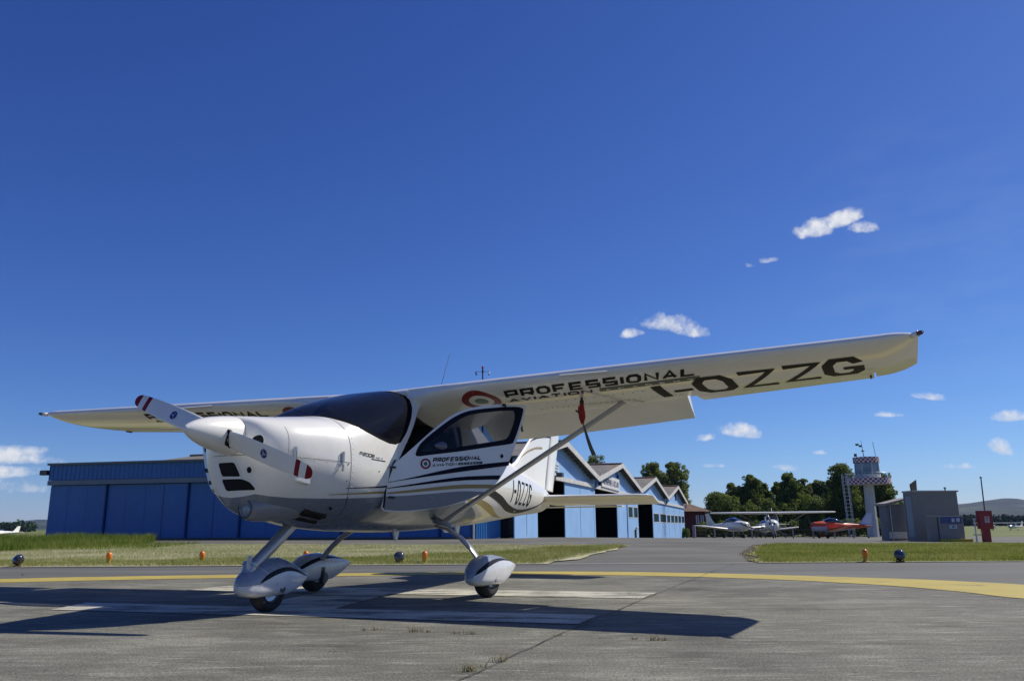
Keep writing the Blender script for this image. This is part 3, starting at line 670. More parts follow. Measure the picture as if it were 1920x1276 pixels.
# air intakes on the front face: flat decals, near-black painted for the shade inside, with rims, cast from ahead
def opening(name, poly, dirf=front, rim=.012, mrim=None):
    q = poly if len(poly) > 12 else catmull(poly, 4); c = Vector((sum(p[0] for p in q)/len(q), sum(p[1] for p in q)/len(q)))
    n = len(q); quads = [[Vector(q[i]), Vector(q[(i+1) % n]), c, c+Vector((1e-5, 0))] for i in range(n)]
    o = decal(name, quads, dirf, FT, mat('opening_dark', (.004, .004, .004), .9), fuselage, .002, .02, 1)
    ring = []
    for i in range(n):
        a, b = Vector(q[i]), Vector(q[(i+1) % n]); ring.append([a, b, b+(b-c).normalized()*rim, a+(a-c).normalized()*rim])
    decal(name+'_lip', ring, dirf, FT, mrim or WHITE, o, .006, .02)
    return o
opening('air_intake', rounded([(-.105, .992), (-.07, .898), (.10, .893), (.05, .992)], .02, 3))
opening('air_intake', rounded([(-.075, .878), (-.035, .797), (.192, .803), (.165, .855), (.105, .878)], .02, 3))
opening('cabin_air_hole', [(.165+.018*math.cos(a), .937+.022*math.sin(a)) for a in lin(0, 5.5, 8)])
opening('cheek_intake', [(.190, 1.150), (.215, 1.172), (.245, 1.174), (.262, 1.150), (.258, 1.118), (.23, 1.130)])
# side scoop
h = FT.ray_cast(Vector((.80, -2, .88)), Vector((0, 1, 0)))[0]
sh_ = Vector((.055, 0, -.028)); m = MB(); m.add([Vector(q)+sh_ for q in [(.60, h.y+.055, .925), (.745, h.y-.030, .940), (.745, h.y-.030, .885), (.63, h.y+.05, .90), (.75, h.y+.01, .95), (.75, h.y+.01, .875)]], [(0, 1, 2, 3), (0, 1, 4), (3, 2, 5)]); m.build('cooling_scoop', WHITE, fuselage)
m = MB(); m.add([Vector(q)+sh_ for q in [(.742, h.y-.026, .937), (.742, h.y-.026, .888), (.742, h.y+.03, .88), (.742, h.y+.03, .945)]], [(0, 1, 2, 3)]); m.build('scoop_mouth', DARKIN, fuselage)
# landing light in a bulge under the nose
m = MB(); m.tube([(.522, -.095, .674), (.530, -.095, .674), (.55, -.096, .676), (.60, -.096, .684), (.70, -.105, .700), (.84, -.135, .712), (.96, -.165, .706), (1.06, -.19, .69)], [.060, .069, .078, .092, .106, .106, .090, .05], 28, cap=False); bul = m.build('light_fairing', paint('fairing_grey', (.22, .225, .225), .35, .3), plane, True)
m = MB(); m.lathe([(.062, .0), (.058, .004), (.055, .02), (.03, .04), (.001, .045)], (.523, -.095, .674), 'x', 28); m.build('landing_light', mat('reflector', (.72, .74, .76), .35, .2), bul, True)
m = MB(); m.lathe([(.064, -.001), (.064, -.004), (.056, -.004), (.056, .006)], (.523, -.095, .674), 'x', 28); m.build('light_bezel', DMETAL, bul, True)
m = MB(); m.lathe([(.056, .012), (.04, .006), (.001, .003)], (.523, -.095, .674), 'x', 28); m.build('light_lens', glassmix('lens_glass', (.5, .55, .6), .35, .08), bul, True)
m = MB(); m.lathe([(.030, .01), (.022, .006), (.012, .012), (.001, .012)], (.525, -.095, .674), 'x', 20); m.build('light_bulb', mat('bulb', (.55, .56, .58), .2, .9), bul, True)
# exhausts
m = MB()
for dy, dz in ((-.245, .655), (-.20, .625), (-.285, .665)):
    m.tube([(.94, dy+.03, dz+.02), (1.08, dy+.005, dz-.002), (1.15, dy-.015, dz-.018)], [.03, .026, .022], 12)
m.build('exhaust_pipe', noisy('sooty_metal', (.015, .012, .01), (.06, .045, .035), 20, .6, metal=.6), plane, True, 40)
h = FT.ray_cast(Vector((1.12, -2, .706)), Vector((0, 1, 0)))[0]; m = MB(); m.lathe([(.02, 0), (.018, -.004), (.0001, -.005)], h, 'y', 14); m.build('fuel_vent', BLACK, fuselage, True)
# under-belly antennas, whip antennas
for (x, y, hh, c) in ((2.44, -.10, .085, .055), (3.35, -.1, .05, .12), (3.66, -.06, .10, .05)):
    zb_ = pw(x, *ZB)+.006; m = MB(); m.prism([(x-c/2-.02, zb_), (x+c/2+.02, zb_), (x+c/3, zb_-hh), (x-c/6, zb_-hh)], 'y', y-.008, y+.008); m.build('belly_antenna', WDEC, fuselage)
zt_ = pw(2.9, *ZT); m = MB(); m.tube([(3.05, -.15, 1.88), (3.26, -.15, 2.36)], [.0035, .0018], 6); m.build('whip_antenna', DMETAL, plane)
m = MB(); m.tube(catm := [Vector((3.68, -.06, .62)), Vector((3.72, -.07, .50)), Vector((3.80, -.09, .42)), Vector((4.0, -.1, .45)), Vector((4.6, -.1, .52))], .0022, 5); m.build('wire_antenna', DMETAL, plane)
m = MB(); m.tube([(2.6, -.58, .60), (2.56, -.50, .63), (2.52, -.44, .66)], [.02, .032, .03], 12); m.build('strut_root_fitting', SILVER, plane, True)
# ---- door, opened about its front hinge; s along the door, z up, off outwards
DA = R(47); DH = Vector((1.58, -.60, 0)); dd_ = Vector((math.cos(DA), -math.sin(DA), 0)); dn = Vector((-math.sin(DA), -math.cos(DA), 0))
DS = 1
def dpt(s_, z, off=0):
    k = -.30*max(0, .98-z)**2-.10*max(0, z-1.2)**1.5-.03*(s_-.5)**2; P_ = DH+dd_*s_+Vector((0, 0, z))+dn*(off+k); return Vector((P_.x, P_.y*DS, P_.z))
OUT = [(-.055, .70), (-.06, .78), (-.035, .92), (.0, 1.04), (.052, 1.095), (.157, 1.192), (.329, 1.355), (.483, 1.478), (.642, 1.548), (.826, 1.588), (1.038, 1.604), (1.115, 1.60), (1.13, 1.56), (1.084, 1.403), (1.021, 1.222), (.941, 1.043), (.849, .915), (.713, .835), (.558, .765), (.296, .712), (.10, .693)]
WIN = [(.185, 1.14), (.20, 1.195), (.243, 1.256), (.373, 1.370), (.506, 1.468), (.642, 1.527), (.873, 1.566), (1.038, 1.582), (1.098, 1.574), (1.108, 1.545), (1.065, 1.403), (1.02, 1.290), (.99, 1.262), (.826, 1.232), (.554, 1.182), (.289, 1.142), (.215, 1.130)]
GLS = [(.235, 1.185), (.39, 1.325), (.515, 1.425), (.645, 1.493), (.85, 1.533), (1.0, 1.549), (1.038, 1.535), (1.035, 1.47), (.992, 1.354), (.955, 1.305), (.88, 1.283), (.735, 1.255), (.509, 1.211), (.30, 1.17)]
OUTc, WINc, GLc = catmull(OUT, 4), catmull(WIN, 4), catmull(GLS, 4)
def door_piece(name, outer, holes, mt, off0, off1, par, step=.06, edge_m=None):
    bm = bmesh.new(); x0, x1 = min(p[0] for p in outer)-.02, max(p[0] for p in outer)+.02; z0, z1 = min(p[1] for p in outer)-.02, max(p[1] for p in outer)+.02
    nx, nz_ = int((x1-x0)/step)+1, int((z1-z0)/step)+1
    g = [[bm.verts.new((x0+(x1-x0)*i/nx, 0, z0+(z1-z0)*j/nz_)) for j in range(nz_+1)] for i in range(nx+1)]
    for i in range(nx):
        for j in range(nz_): bm.faces.new([g[i][j], g[i+1][j], g[i+1][j+1], g[i][j+1]])
    for P in [outer]+holes: cut(bm, P, 0, pad=step)
    kill = [f for f in bm.faces if not inside((f.calc_center_median().x, f.calc_center_median().z), outer) or any(inside((f.calc_center_median().x, f.calc_center_median().z), h) for h in holes)]
    bmesh.ops.delete(bm, geom=kill, context='FACES')
    bmesh.ops.delete(bm, geom=[v for v in bm.verts if not v.link_faces], context='VERTS')
    vs = [v.co.copy() for v in bm.verts]; bm.verts.index_update(); fs = [[v.index for v in f.verts] for f in bm.faces]; be = [(e.verts[0].index, e.verts[1].index) for e in bm.edges if len(e.link_faces) == 1]; bm.free()
    n = len(vs); V = [dpt(v.x, v.z, off1) for v in vs]+[dpt(v.x, v.z, off0) for v in vs]
    F = fs+[[i+n for i in f[::-1]] for f in fs]+[[a, b, b+n, a+n] for a, b in be]
    mats_ = mt if isinstance(mt, list) else [mt]
    return mesh_ob(name, V, F, mats_, par, True, sharp=35)
door = door_piece('door', OUTc, [WINc], WHITE, -.035, 0, plane)
door_piece('window_frame', WINc, [GLc], NAVY, -.032, .002, door)
door_piece('window_glass', GLc, [], DOORGLASS, -.006, -.002, door)
DT = BVHTree.FromPolygons([dpt(s_, z) for s_ in lin(-.1, 1.2, 27) for z in lin(.65, 1.65, 21)], [(i*21+j, (i+1)*21+j, (i+1)*21+j+1, i*21+j+1) for i in range(26) for j in range(20)])
df = lambda p: (dpt(p[0], p[1], .3), -dn)
def dclip(q, inset=.0): return [x for x in q if inside(((x[0].x+x[2].x)/2, (x[0].y+x[2].y)/2), OUTc)]
SR = 1.0
decal('door_stripe', dclip(band([(-.03, .918), (.12, .950), (.51, 1.046), (.75, 1.085), (1.0, 1.118)], [(-.03, .914), (.12, .942), (.51, 1.008), (.75, 1.046), (.99, 1.083)])), df, DT, NAVY, door, .003, .05)
decal('door_stripe', dclip(band([(-.03, .873), (.12, .900), (.51, .968), (.75, .99), (.90, .998)], [(-.03, .868), (.12, .888), (.51, .940), (.75, .958), (.885, .963)])), df, DT, NAVY, door, .003, .05)
decal('door_gold_stripe', dclip(band([(-.03, .838), (.12, .857), (.51, .908), (.70, .918), (.86, .921)], [(-.03, .826), (.12, .838), (.51, .878), (.70, .888), (.835, .890)])), df, DT, GOLD, door, .003, .05)
low = [(-.052, .805), (.1, .815), (.3, .834), (.45, .850), (.6, .862), (.80, .860)]
lowb = [(-.05, .705), (.1, .700), (.3, .718), (.45, .743), (.6, .790), (.78, .858)]
decal('door_grey_panel', band(low, lowb), df, DT, SILVER, door, .002, .05)
for r0, r1, mt in ((.028, .042, REDD), (.015, .028, WDEC), (.0005, .015, GREEND)): decal('door_roundel', disc(.268, 1.072, r0, r1, 28), df, DT, mt, door, .003)
tilt = .088
def skew(q, z0, x0=.32): return [[Vector((p.x, p.y+(p.x-x0)*tilt)) for p in x] for x in q]
decal('door_school_name', skew(word('PROFESSIONAL', .325, 1.084, .405, .036, .0085, .2), 0), df, DT, LETTER, door, .003)
decal('door_name_line', skew(word('AVIATION', .322, 1.048, .20, .024, .005, .2), 0), df, DT, LETTER, door, .003)
decal('door_name_bar', skew([[Vector((.535, 1.050)), Vector((.54, 1.070)), Vector((.745, 1.070)), Vector((.74, 1.050))]], 0), df, DT, mat('green_bar_dark', (.02, .045, .035), .4), door, .003)
for k, ch in enumerate('ACADEMY'): decal('bar_letter', skew(word(ch, .552+k*.026, 1.054, .013, .012, .0028), 0), df, DT, WDEC, door, .0055)
decal('door_diamond', [[Vector((.895, 1.155)), Vector((.912, 1.178)), Vector((.929, 1.158)), Vector((.912, 1.135))]], df, DT, BLACK, door, .003)
m = MB(); c = dpt(.39, 1.222, .004); m.add([c+dd_*.052*math.cos(a)+Vector((0, 0, 1))*.03*math.sin(a)*(1+.3*math.cos(a)) for a in lin(0, 2*math.pi*23/24, 24)]+[c+dn*.008+dd_*.04*math.cos(a)+Vector((0, 0, 1))*.022*math.sin(a) for a in lin(0, 2*math.pi*23/24, 24)], [(k, (k+1) % 24, 24+(k+1) % 24, 24+k) for k in range(24)]+[tuple(range(24, 48))]); m.build('vent_scoop', mat('clear_vent', (.12, .13, .15), .1, coat=.5), door, True)
m = MB(); m.tube([dpt(.95, 1.585, .01), dpt(.935, 1.555, .012), dpt(.93, 1.53, .012)], .006, 8); m.box(dpt(.935, 1.59, .006), (.03, .02, .02)); m.build('door_latch', BLACK, door)
for z in (1.035, .80): m = MB(); m.tube([(1.548, -.60, z), (1.595, -.62, z)], .009, 8); m.build('door_hinge', DMETAL, door)
decal('door_edge_gap', [[Vector((-.06, .72)), Vector((-.05, .90)), Vector((-.036, .90)), Vector((-.044, .72))], [Vector((-.05, .90)), Vector((-.012, 1.03)), Vector((.003, 1.025)), Vector((-.036, .90))]], df, DT, BLACK, door, .004)  # black strip on the door edge paints the dark of the hinge gap
DS = -1; DA2 = R(80); dd_ = Vector((math.cos(DA2), -math.sin(DA2), 0)); dn = Vector((-math.sin(DA2), -math.cos(DA2), 0))
dn_s = Vector((dn.x, -dn.y, 0))
door2 = door_piece('door', OUTc, [WINc], WHITE, -.035, 0, plane); door2['label'] = 'open right-hand door seen behind the nose'
door['label'] = 'open left-hand door with lettering and stripes'
door_piece('window_frame', WINc, [GLc], NAVY, -.032, .002, door2); door_piece('window_glass', GLc, [], DOORGLASS, -.006, -.002, door2)
DT = BVHTree.FromPolygons([dpt(s_, z) for s_ in lin(-.1, 1.2, 27) for z in lin(.65, 1.65, 21)], [(i*21+j, (i+1)*21+j, (i+1)*21+j+1, i*21+j+1) for i in range(26) for j in range(20)])
df2 = lambda p: (dpt(p[0], p[1], .3), -dn_s)
for nm_, T_, B_, m_ in (('door_stripe', [(-.03, .918), (.12, .950), (.51, 1.046), (.75, 1.085), (1.0, 1.118)], [(-.03, .914), (.12, .942), (.51, 1.008), (.75, 1.046), (.99, 1.083)], NAVY), ('door_stripe', [(-.03, .873), (.12, .900), (.51, .968), (.75, .99), (.90, .998)], [(-.03, .868), (.12, .888), (.51, .940), (.75, .958), (.885, .963)], NAVY), ('door_gold_stripe', [(-.03, .838), (.12, .857), (.51, .908), (.70, .918), (.86, .921)], [(-.03, .826), (.12, .838), (.51, .878), (.70, .888), (.835, .890)], GOLD)):
    decal(nm_, dclip(band(T_, B_)), df2, DT, m_, door2, .003, .05)
decal('door_grey_panel', band(low, lowb), df2, DT, SILVER, door2, .002, .05)
DS = 1
# door frame pillar and belt seen through the glass
m = MB(); m.tube([(2.62, -.53, 1.66), (2.80, -.54, 1.28), (2.86, -.53, 1.1)], .016, 8); m.build('rear_pillar', WDEC, plane, True)
m = MB(); m.tube([(2.50, -.42, 1.62), (2.56, -.44, 1.42), (2.55, -.40, 1.25)], .008, 6); m.build('seat_belt', BLACK, plane, True)
# ---- undercarriage
WX, WY, WR = 2.628, .927, .165
def zg(x): return (x-2.5)*math.tan(R(APIT))      # local height of the ground under x
PSIL = paint('fairing_silver', (.26, .29, .34), .25, .5); PWHT = paint('fairing_white', (.66, .66, .66), .28, .5)
def pant(prof, name, off, hw, lab, par, rot=0, mt=None, line=None):
    """prof: stations (x, ztop, zbot, halfwidth) of the wheel fairing"""
    n = 28; vs = []
    for (x, zt2, zb2, h) in prof:
        zc = (zt2*.45+zb2*.55)
        for k in range(n):
            t = 2*math.pi*k/n; c, s = math.cos(t), math.sin(t); yy = h*math.copysign(abs(c)**.8, c); zz = zc+((zt2-zc) if s > 0 else (zc-zb2))*math.copysign(abs(s)**(.85 if s > 0 else .55), s)
            q = Vector((x, yy, zz)); vs.append(Vector(off)+Matrix.Rotation(rot, 3, 'Z') @ q)
    S = len(prof); f = [(i*n+k, i*n+(k+1) % n, (i+1)*n+(k+1) % n, (i+1)*n+k) for i in range(S-1) for k in range(n)]+[tuple(range(n)), tuple((S-1)*n+k for k in range(n))]
    bm = bmesh.new(); vv = [bm.verts.new(q) for q in vs]
    for q in f: bm.faces.new([vv[i] for i in q])
    L2 = catmull([(a+off[0], b) for a, b in line], 5, False); P2 = [(L2[0][0]-.3, L2[0][1]-.03)]+L2+[(L2[-1][0]+.3, L2[-1][1])]+[(L2[-1][0]+.3, 1), (L2[0][0]-.3, 1)]
    cut(bm, P2, 0, pad=.05)
    for q in sel(bm, P2, 0): q.material_index = 1
    bmesh.ops.recalc_face_normals(bm, faces=bm.faces[:])
    return bm_ob(name, bm, [PWHT, PSIL], par, True, 50)
def wheel(x, y, r, wd, par, rot=0):
    z = zg(x)+r; e = empty('wheel', (x, y, z)); e.parent = par; e.rotation_euler = (0, 0, rot)
    m = MB(); m.lathe([(r*.52, -wd*.40), (r*.74, -wd*.50), (r*.90, -wd*.44), (r*.975, -wd*.28), (r, -wd*.1), (r, wd*.1), (r*.975, wd*.28), (r*.90, wd*.44), (r*.74, wd*.50), (r*.52, wd*.40)], (0, 0, 0), 'y', 40); m.build('tyre', RUBBER, e, True, 50)
    m = MB(); m.lathe([(.001, -wd*.30), (r*.2, -wd*.34), (r*.25, -wd*.2), (r*.48, -wd*.28), (r*.54, -wd*.42), (r*.54, wd*.42), (r*.48, wd*.28), (r*.25, wd*.2), (r*.2, wd*.34), (.001, wd*.30)], (0, 0, 0), 'y', 30); m.build('rim', METAL, e, True, 40)
    return e
MP = [(-.335, .20, .19, .004), (-.325, .235, .165, .028), (-.30, .27, .14, .052), (-.25, .315, .122, .078), (-.18, .352, .113, .096), (-.08, .375, .110, .105), (.04, .382, .110, .106), (.16, .372, .112, .098), (.24, .362, .125, .088), (.34, .345, .155, .07), (.46, .32, .205, .045), (.56, .295, .255, .02), (.585, .285, .268, .006)]
def pstripe(tree, ox, y, dirn, par, pts):
    q = band([(ox+a, b+t/2) for a, b, t in pts], [(ox+a, b-t/2) for a, b, t in pts])
    decal('fairing_stripe', q, (lambda p: ((p[0], y+dirn*-.6, p[1]), (0, dirn, 0))), tree, NAVY, par, .002, .03)
for side in (1, -1):
    lg = empty('main_gear', (0, 0, 0)); lg.parent = plane
    m = MB(); P = []; n = 16
    sp = catmull([(0, 0), (1, 1)], 2, False)
    leg = [Vector((2.66, -side*.40, .605)), Vector((2.655, -side*.52, .575)), Vector((2.65, -side*.65, .50)), Vector((2.64, -side*.76, .405)), Vector((2.635, -side*.84, .315)), Vector((2.63, -side*.86, .22))]
    m.tube(leg, [.055, .05, .045, .040, .036, .034], 16, flat=.36, up=(1, 0, 0)); 
    # tube's first axis follows cross(dir, x): make wide axis run fore and aft
    m.v = [tuple(v) for v in m.v]
    m2 = MB(); k = 16
    for p, rr in zip(leg, [.06, .055, .05, .045, .042, .04]):
        pass
    V = []
    for i, p in enumerate(leg):
        d = (leg[min(i+1, 5)]-leg[max(i-1, 0)]).normalized(); e1 = Vector((1, 0, 0)); e2 = d.cross(e1).normalized(); rr = [.06, .055, .05, .045, .042, .04][i]
        for j in range(k): t = 2*math.pi*j/k; V.append(p+e1*rr*math.cos(t)+e2*.016*math.sin(t))
    m2.add(V, [(i*k+j, i*k+(j+1) % k, (i+1)*k+(j+1) % k, (i+1)*k+j) for i in range(5) for j in range(k)]+[tuple(range(k)), tuple(5*k+j for j in range(k))]); m2.build('gear_leg', LEG, lg, True, 60)
    pt = pant([(a-.015, b-.022, c-.012, h) for a, b, c, h in MP], 'wheel_fairing', (WX, -side*WY, 0), 0, '', lg, line=[(-.335, .17), (-.30, .205), (-.18, .26), (-.05, .298), (.10, .318), (.28, .312), (.42, .298), (.58, .27)])
    PT = BVHTree.FromPolygons([v.co for v in pt.data.vertices], [tuple(p.vertices) for p in pt.data.polygons])
    ptsm = [(-.34+.02, .195, .004), (-.28, .225, .03), (-.18, .27, .036), (-.05, .303, .03), (.10, .318, .02), (.28, .312, .010), (.42, .298, .003)]
    pstripe(PT, WX, -side*WY, side, pt, ptsm); 
    pstripe(PT, WX, -side*WY, -side, pt, ptsm)
    wheel(WX, -side*WY, WR, .125, lg)
    m = MB(); c = Vector((WX, -side*(WY+side*0), .165)); sy = -side*(WY+.10)
    m.box((WX-.03, sy, .155), (.006, .008, .05)); m.lathe([(.008, 0), (.0001, -side*.003)], (WX+.01, sy-side*.004, .14), 'y', 10); m.build('valve_flap', METAL, pt)
    if side == -1:
        m = MB(); m.tube([(WX-.0, WY-.115, .20), (WX, WY-.115, .10)], .012, 8); m.box((WX, WY-.10, .17), (.05, .02, .12)); m.lathe([(.055, 0), (.05, -.02), (.0001, -.02)], (WX+.03, WY-.09, .13), 'y', 20); m.build('brake_caliper', DMETAL, lg, True, 40)
# nose gear
ng = empty('nose_gear', (0, 0, 0)); ng.parent = plane; NX = .93
m = MB(); m.tube([(1.16, 0, .60), (.93, 0, .42), (.745, 0, .285)], [.05, .046, .044], 18, flat=.8, up=(0, 1, 0)); m.build('gear_leg', LEG, ng, True, 50)
m = MB(); m.tube([(.735, 0, .30), (.70, 0, .225)], [.052, .05], 18); m.tube([(.73, 0, .305), (.722, 0, .285)], [.058, .058], 18); m.tube([(.69, -.02, .36), (.685, -.02, .23)], .018, 10); m.build('strut_collar', LEG, ng, True, 45)
NPn = [(-.325, .145, .135, .004), (-.32, .185, .105, .03), (-.295, .215, .085, .056), (-.25, .243, .068, .080), (-.17, .285, .058, .096), (-.06, .325, .058, .102), (.05, .335, .060, .100), (.15, .315, .066, .090), (.235, .283, .085, .076), (.32, .250, .12, .056), (.40, .222, .165, .03), (.44, .207, .19, .006)]
nz0 = 0.0
npn = pant([(a, b+.012, c+.012, h) for a, b, c, h in NPn], 'wheel_fairing', (NX, 0, 0), 0, '', ng, line=[(-.33, .15), (-.19, .165), (-.14, .195), (-.04, .238), (.08, .260), (.20, .252), (.32, .22), (.43, .20)])
PT = BVHTree.FromPolygons([v.co for v in npn.data.vertices], [tuple(p.vertices) for p in npn.data.polygons])
ptsn = [(-.19, .175, .006), (-.14, .205, .032), (-.04, .243, .036), (.08, .262, .03), (.20, .252, .02), (.32, .22, .010), (.41, .205, .003)]
pstripe(PT, NX, 0, 1, npn, ptsn); pstripe(PT, NX, 0, -1, npn, ptsn)
m = MB(); h = PT.ray_cast(Vector((NX+.045, -1, .125)), Vector((0, 1, 0)))[0]; m.lathe([(.026, -.002), (.026, .001), (.018, .0005), (.001, .002)], h-Vector((0, .002, 0)), 'y', 20); m.build('axle_hole', DMETAL, npn, True, 40)
m = MB()
for (a, b) in ((-.03, .155), (-.02, .165), (.09, .09), (.10, .125)):
    h = PT.ray_cast(Vector((NX+a, -1, b)), Vector((0, 1, 0)))[0]
    if h: m.lathe([(.004, 0), (.0001, -.002)], h, 'y', 8)
m.build('screws', DMETAL, npn)
seam('fairing_seam', catmull([(NX-.20, .29), (NX-.10, .215), (NX-.06, .12)], 5, False), .003, WDEC, PT, None, npn)
wheel(NX-.01, 0, .150, .11, ng)
# ---- pitot cover hanging under the left wing
pt0 = hb(1.87, 2.62)
LW = [o for o in plane.children if o.name.startswith('wing')][0]
LT = BVHTree.FromPolygons([v.co for v in LW.data.vertices], [tuple(p.vertices) for p in LW.data.polygons])
p0 = LT.ray_cast(Vector((2.50, -1.87, .9)), Vector((0, 0, 1)))[0]
m = MB(); m.tube([p0+Vector((0, 0, .01)), p0+Vector((.0, 0, -.10)), p0+Vector((-.05, 0, -.13)), p0+Vector((-.14, 0, -.13))], [.012, .011, .009, .008], 10); m.build('pitot_tube', DMETAL, LW, True)
PW = plane.matrix_basis
cov = empty('pitot_cover', PW @ (p0+Vector((0, 0, -.1)))); tag(cov, 'red fabric pitot cover with dark ribbon hanging beneath the wing by the strut', 'pitot cover')
Ri = PW.to_3x3()
def rel(v): return (Ri @ Vector(v))*.80
m = MB(); m.tube([rel((0, 0, .06)), rel((.0, 0, -.03)), rel((.005, 0, -.08)), rel((.01, 0, -.15))], [.02, .034, .036, .014], 14, flat=.8); m.tube([rel((-.02, 0, -.08)), rel((-.05, 0, -.03)), rel((-.062, 0, .03))], [.02, .022, .014], 12)
m.build('cover_sleeve', noisy('red_fabric', (.28, .008, .008), (.4, .02, .02), 40, .85), cov, True)
m = MB(); m.tube([rel((-.0, 0, .10)), rel((0, 0, .04))], .018, 10); m.build('cover_strap', mat('brown_strap', (.05, .03, .02), .8), cov, True)
q = [rel((.012, 0, -.13)), rel((.03, -.015, -.20)), rel((.06, -.035, -.30)), rel((.09, -.06, -.40)), rel((.11, -.085, -.47))]; V = []
for i, p in enumerate(q):
    wd = .010+.024*min(1, i*.4)+.004*i; a = rel((1, .75, 0)).normalized()*wd*(1); V += [p-a, p+a]
V2 = [v+rel((.002, -.003, 0)) for v in V]; n = len(V)
m = MB(); m.add(V+V2, [(2*i, 2*i+1, 2*i+3, 2*i+2) for i in range(4)]+[(n+2*i, n+2*i+2, n+2*i+3, n+2*i+1) for i in range(4)]+[(2*i, 2*i+2, n+2*i+2, n+2*i) for i in range(4)]+[(2*i+1, n+2*i+1, n+2*i+3, 2*i+3) for i in range(4)]+[(n-2, n-1, 2*n-1, 2*n-2)])
m.build('cover_ribbon', noisy('faded_ribbon', (.05, .05, .055), (.09, .08, .08), 30, .8), cov, True, 40)
# ------------------------------------------------------------------ ground
def gp(u, v):
    d = cam.matrix_world.to_3x3() @ Vector(((u-960)/FPX, (638-v)/FPX, -1)); t = -CAM_H/d.z; return Vector((d.x*t, d.y*t))
def sheet(name, poly, off, m, step=1.0, kind='structure', parent=None):
    """thin sheet following the ground inside poly"""
    xs = [p[0] for p in poly]; ys = [p[1] for p in poly]; x0, x1, y0, y1 = min(xs), max(xs), min(ys), max(ys)
    def axis(a, b):
        out = [a]; 
        while out[-1] < b-1e-6: out.append(min(b, (math.floor(out[-1]/step+1e-6)+1)*step))
        return out
    X, Y = axis(x0, x1), axis(y0, y1); bm = bmesh.new(); g = [[bm.verts.new((x, y, 0)) for y in Y] for x in X]
    for i in range(len(X)-1):
        for j in range(len(Y)-1): bm.faces.new([g[i][j], g[i+1][j], g[i+1][j+1], g[i][j+1]])
    n = len(poly)
    if not (n == 4 and all(abs(poly[i][0]-poly[(i+1) % 4][0]) < 1e-6 or abs(poly[i][1]-poly[(i+1) % 4][1]) < 1e-6 for i in range(4))):
        cut(bm, poly, 0, 'xy', pad=step*1.5)
        bmesh.ops.delete(bm, geom=[f for f in bm.faces if not inside((f.calc_center_median().x, f.calc_center_median().y), poly)], context='FACES')
        bmesh.ops.delete(bm, geom=[v for v in bm.verts if not v.link_faces], context='VERTS')
    for v in bm.verts: v.co.z = gz(v.co.x, v.co.y)+off
    o = bm_ob(name, bm, m, parent)
    for p in o.data.polygons: pass
    if kind: tag(o, kind=kind)
    return o
# far field
FIELD = mat('field_grass', (.06, .09, .02), .9)
n1 = noise(FIELD, .03, 4); n2 = noise(FIELD, .8, 6); r = ramp_(FIELD, mm(FIELD, 'ADD', mm(FIELD, 'MULTIPLY', n1.outputs['Fac'], .6), mm(FIELD, 'MULTIPLY', n2.outputs['Fac'], .4)), [(.3, (.07, .10, .010)), (.5, (.12, .145, .018)), (.7, (.20, .17, .05))]); base(FIELD, r.outputs[0])
gx = [-9000, -4000, -1500, -600, -250, -120]+[-60+3*i for i in range(41)]+[120, 250, 600, 1500, 4000, 9000]; gy = [-200, -60, -20]+[3*i for i in range(50)]+[170, 220, 300, 500, 1000, 2500, 5000, 9000]
V = [(x, y, gz(x, y)-.035) for x in gx for y in gy]; ny = len(gy)
tag(mesh_ob('ground', V, [(i*ny+j, (i+1)*ny+j, (i+1)*ny+j+1, i*ny+j+1) for i in range(len(gx)-1) for j in range(ny-1)], FIELD, None, True), kind='structure')
ASPH = mat('worn_asphalt', (.12, .12, .12), .85)
a1 = noise(ASPH, .25, 6, .62); a2 = noise(ASPH, 60, 4, .7); a3 = noise(ASPH, .9, 5, .6, stretch=(.25, 1.6, 1))
s_ = mm(ASPH, 'ADD', mm(ASPH, 'MULTIPLY', a1.outputs['Fac'], .45), mm(ASPH, 'ADD', mm(ASPH, 'MULTIPLY', a2.outputs['Fac'], .25), mm(ASPH, 'MULTIPLY', a3.outputs['Fac'], .30)))
base(ASPH, ramp_(ASPH, s_, [(.38, (.072, .068, .052)), (.5, (.118, .112, .088)), (.62, (.19, .18, .145))]).outputs[0]); bump(ASPH, a2.outputs['Fac'], .5, .006)
EDGE = mat('dark_band_asphalt', (.14, .14, .14), .8)
a1 = noise(EDGE, .35, 6, .62, stretch=(.4, 2.2, 1)); a2 = noise(EDGE, 90, 4, .7)
base(EDGE, ramp_(EDGE, mm(EDGE, 'ADD', mm(EDGE, 'MULTIPLY', a1.outputs['Fac'], .75), mm(EDGE, 'MULTIPLY', a2.outputs['Fac'], .25)), [(.36, (.085, .084, .070)), (.52, (.115, .114, .095)), (.66, (.165, .162, .135))]).outputs[0]); bump(EDGE, a2.outputs['Fac'], .4, .004)
sheet('apron', [(-60, 13.5), (60, 13.5), (60, 132), (-60, 132)], -.012, ASPH, 1.5)
CONC = mat('weathered_concrete', (.25, .24, .22), .88)
c1 = noise(CONC, .8, 8, .68); c2 = noise(CONC, 2.2, 7, .72, stretch=(.35, 1.8, 1)); c3 = noise(CONC, 85, 6, .85); c4 = noise(CONC, 9, 6, .75, stretch=(.3, 1.5, 1)); c5 = noise(CONC, 36, 5, .8)
sm = mm(CONC, 'ADD', mm(CONC, 'ADD', mm(CONC, 'MULTIPLY', c1.outputs['Fac'], .42), mm(CONC, 'MULTIPLY', c2.outputs['Fac'], .33)), mm(CONC, 'MULTIPLY', c5.outputs['Fac'], .25))
rb = ramp_(CONC, sm, [(.39, (.062, .060, .044)), (.46, (.106, .103, .078)), (.52, (.145, .141, .108)), (.60, (.235, .227, .178))])
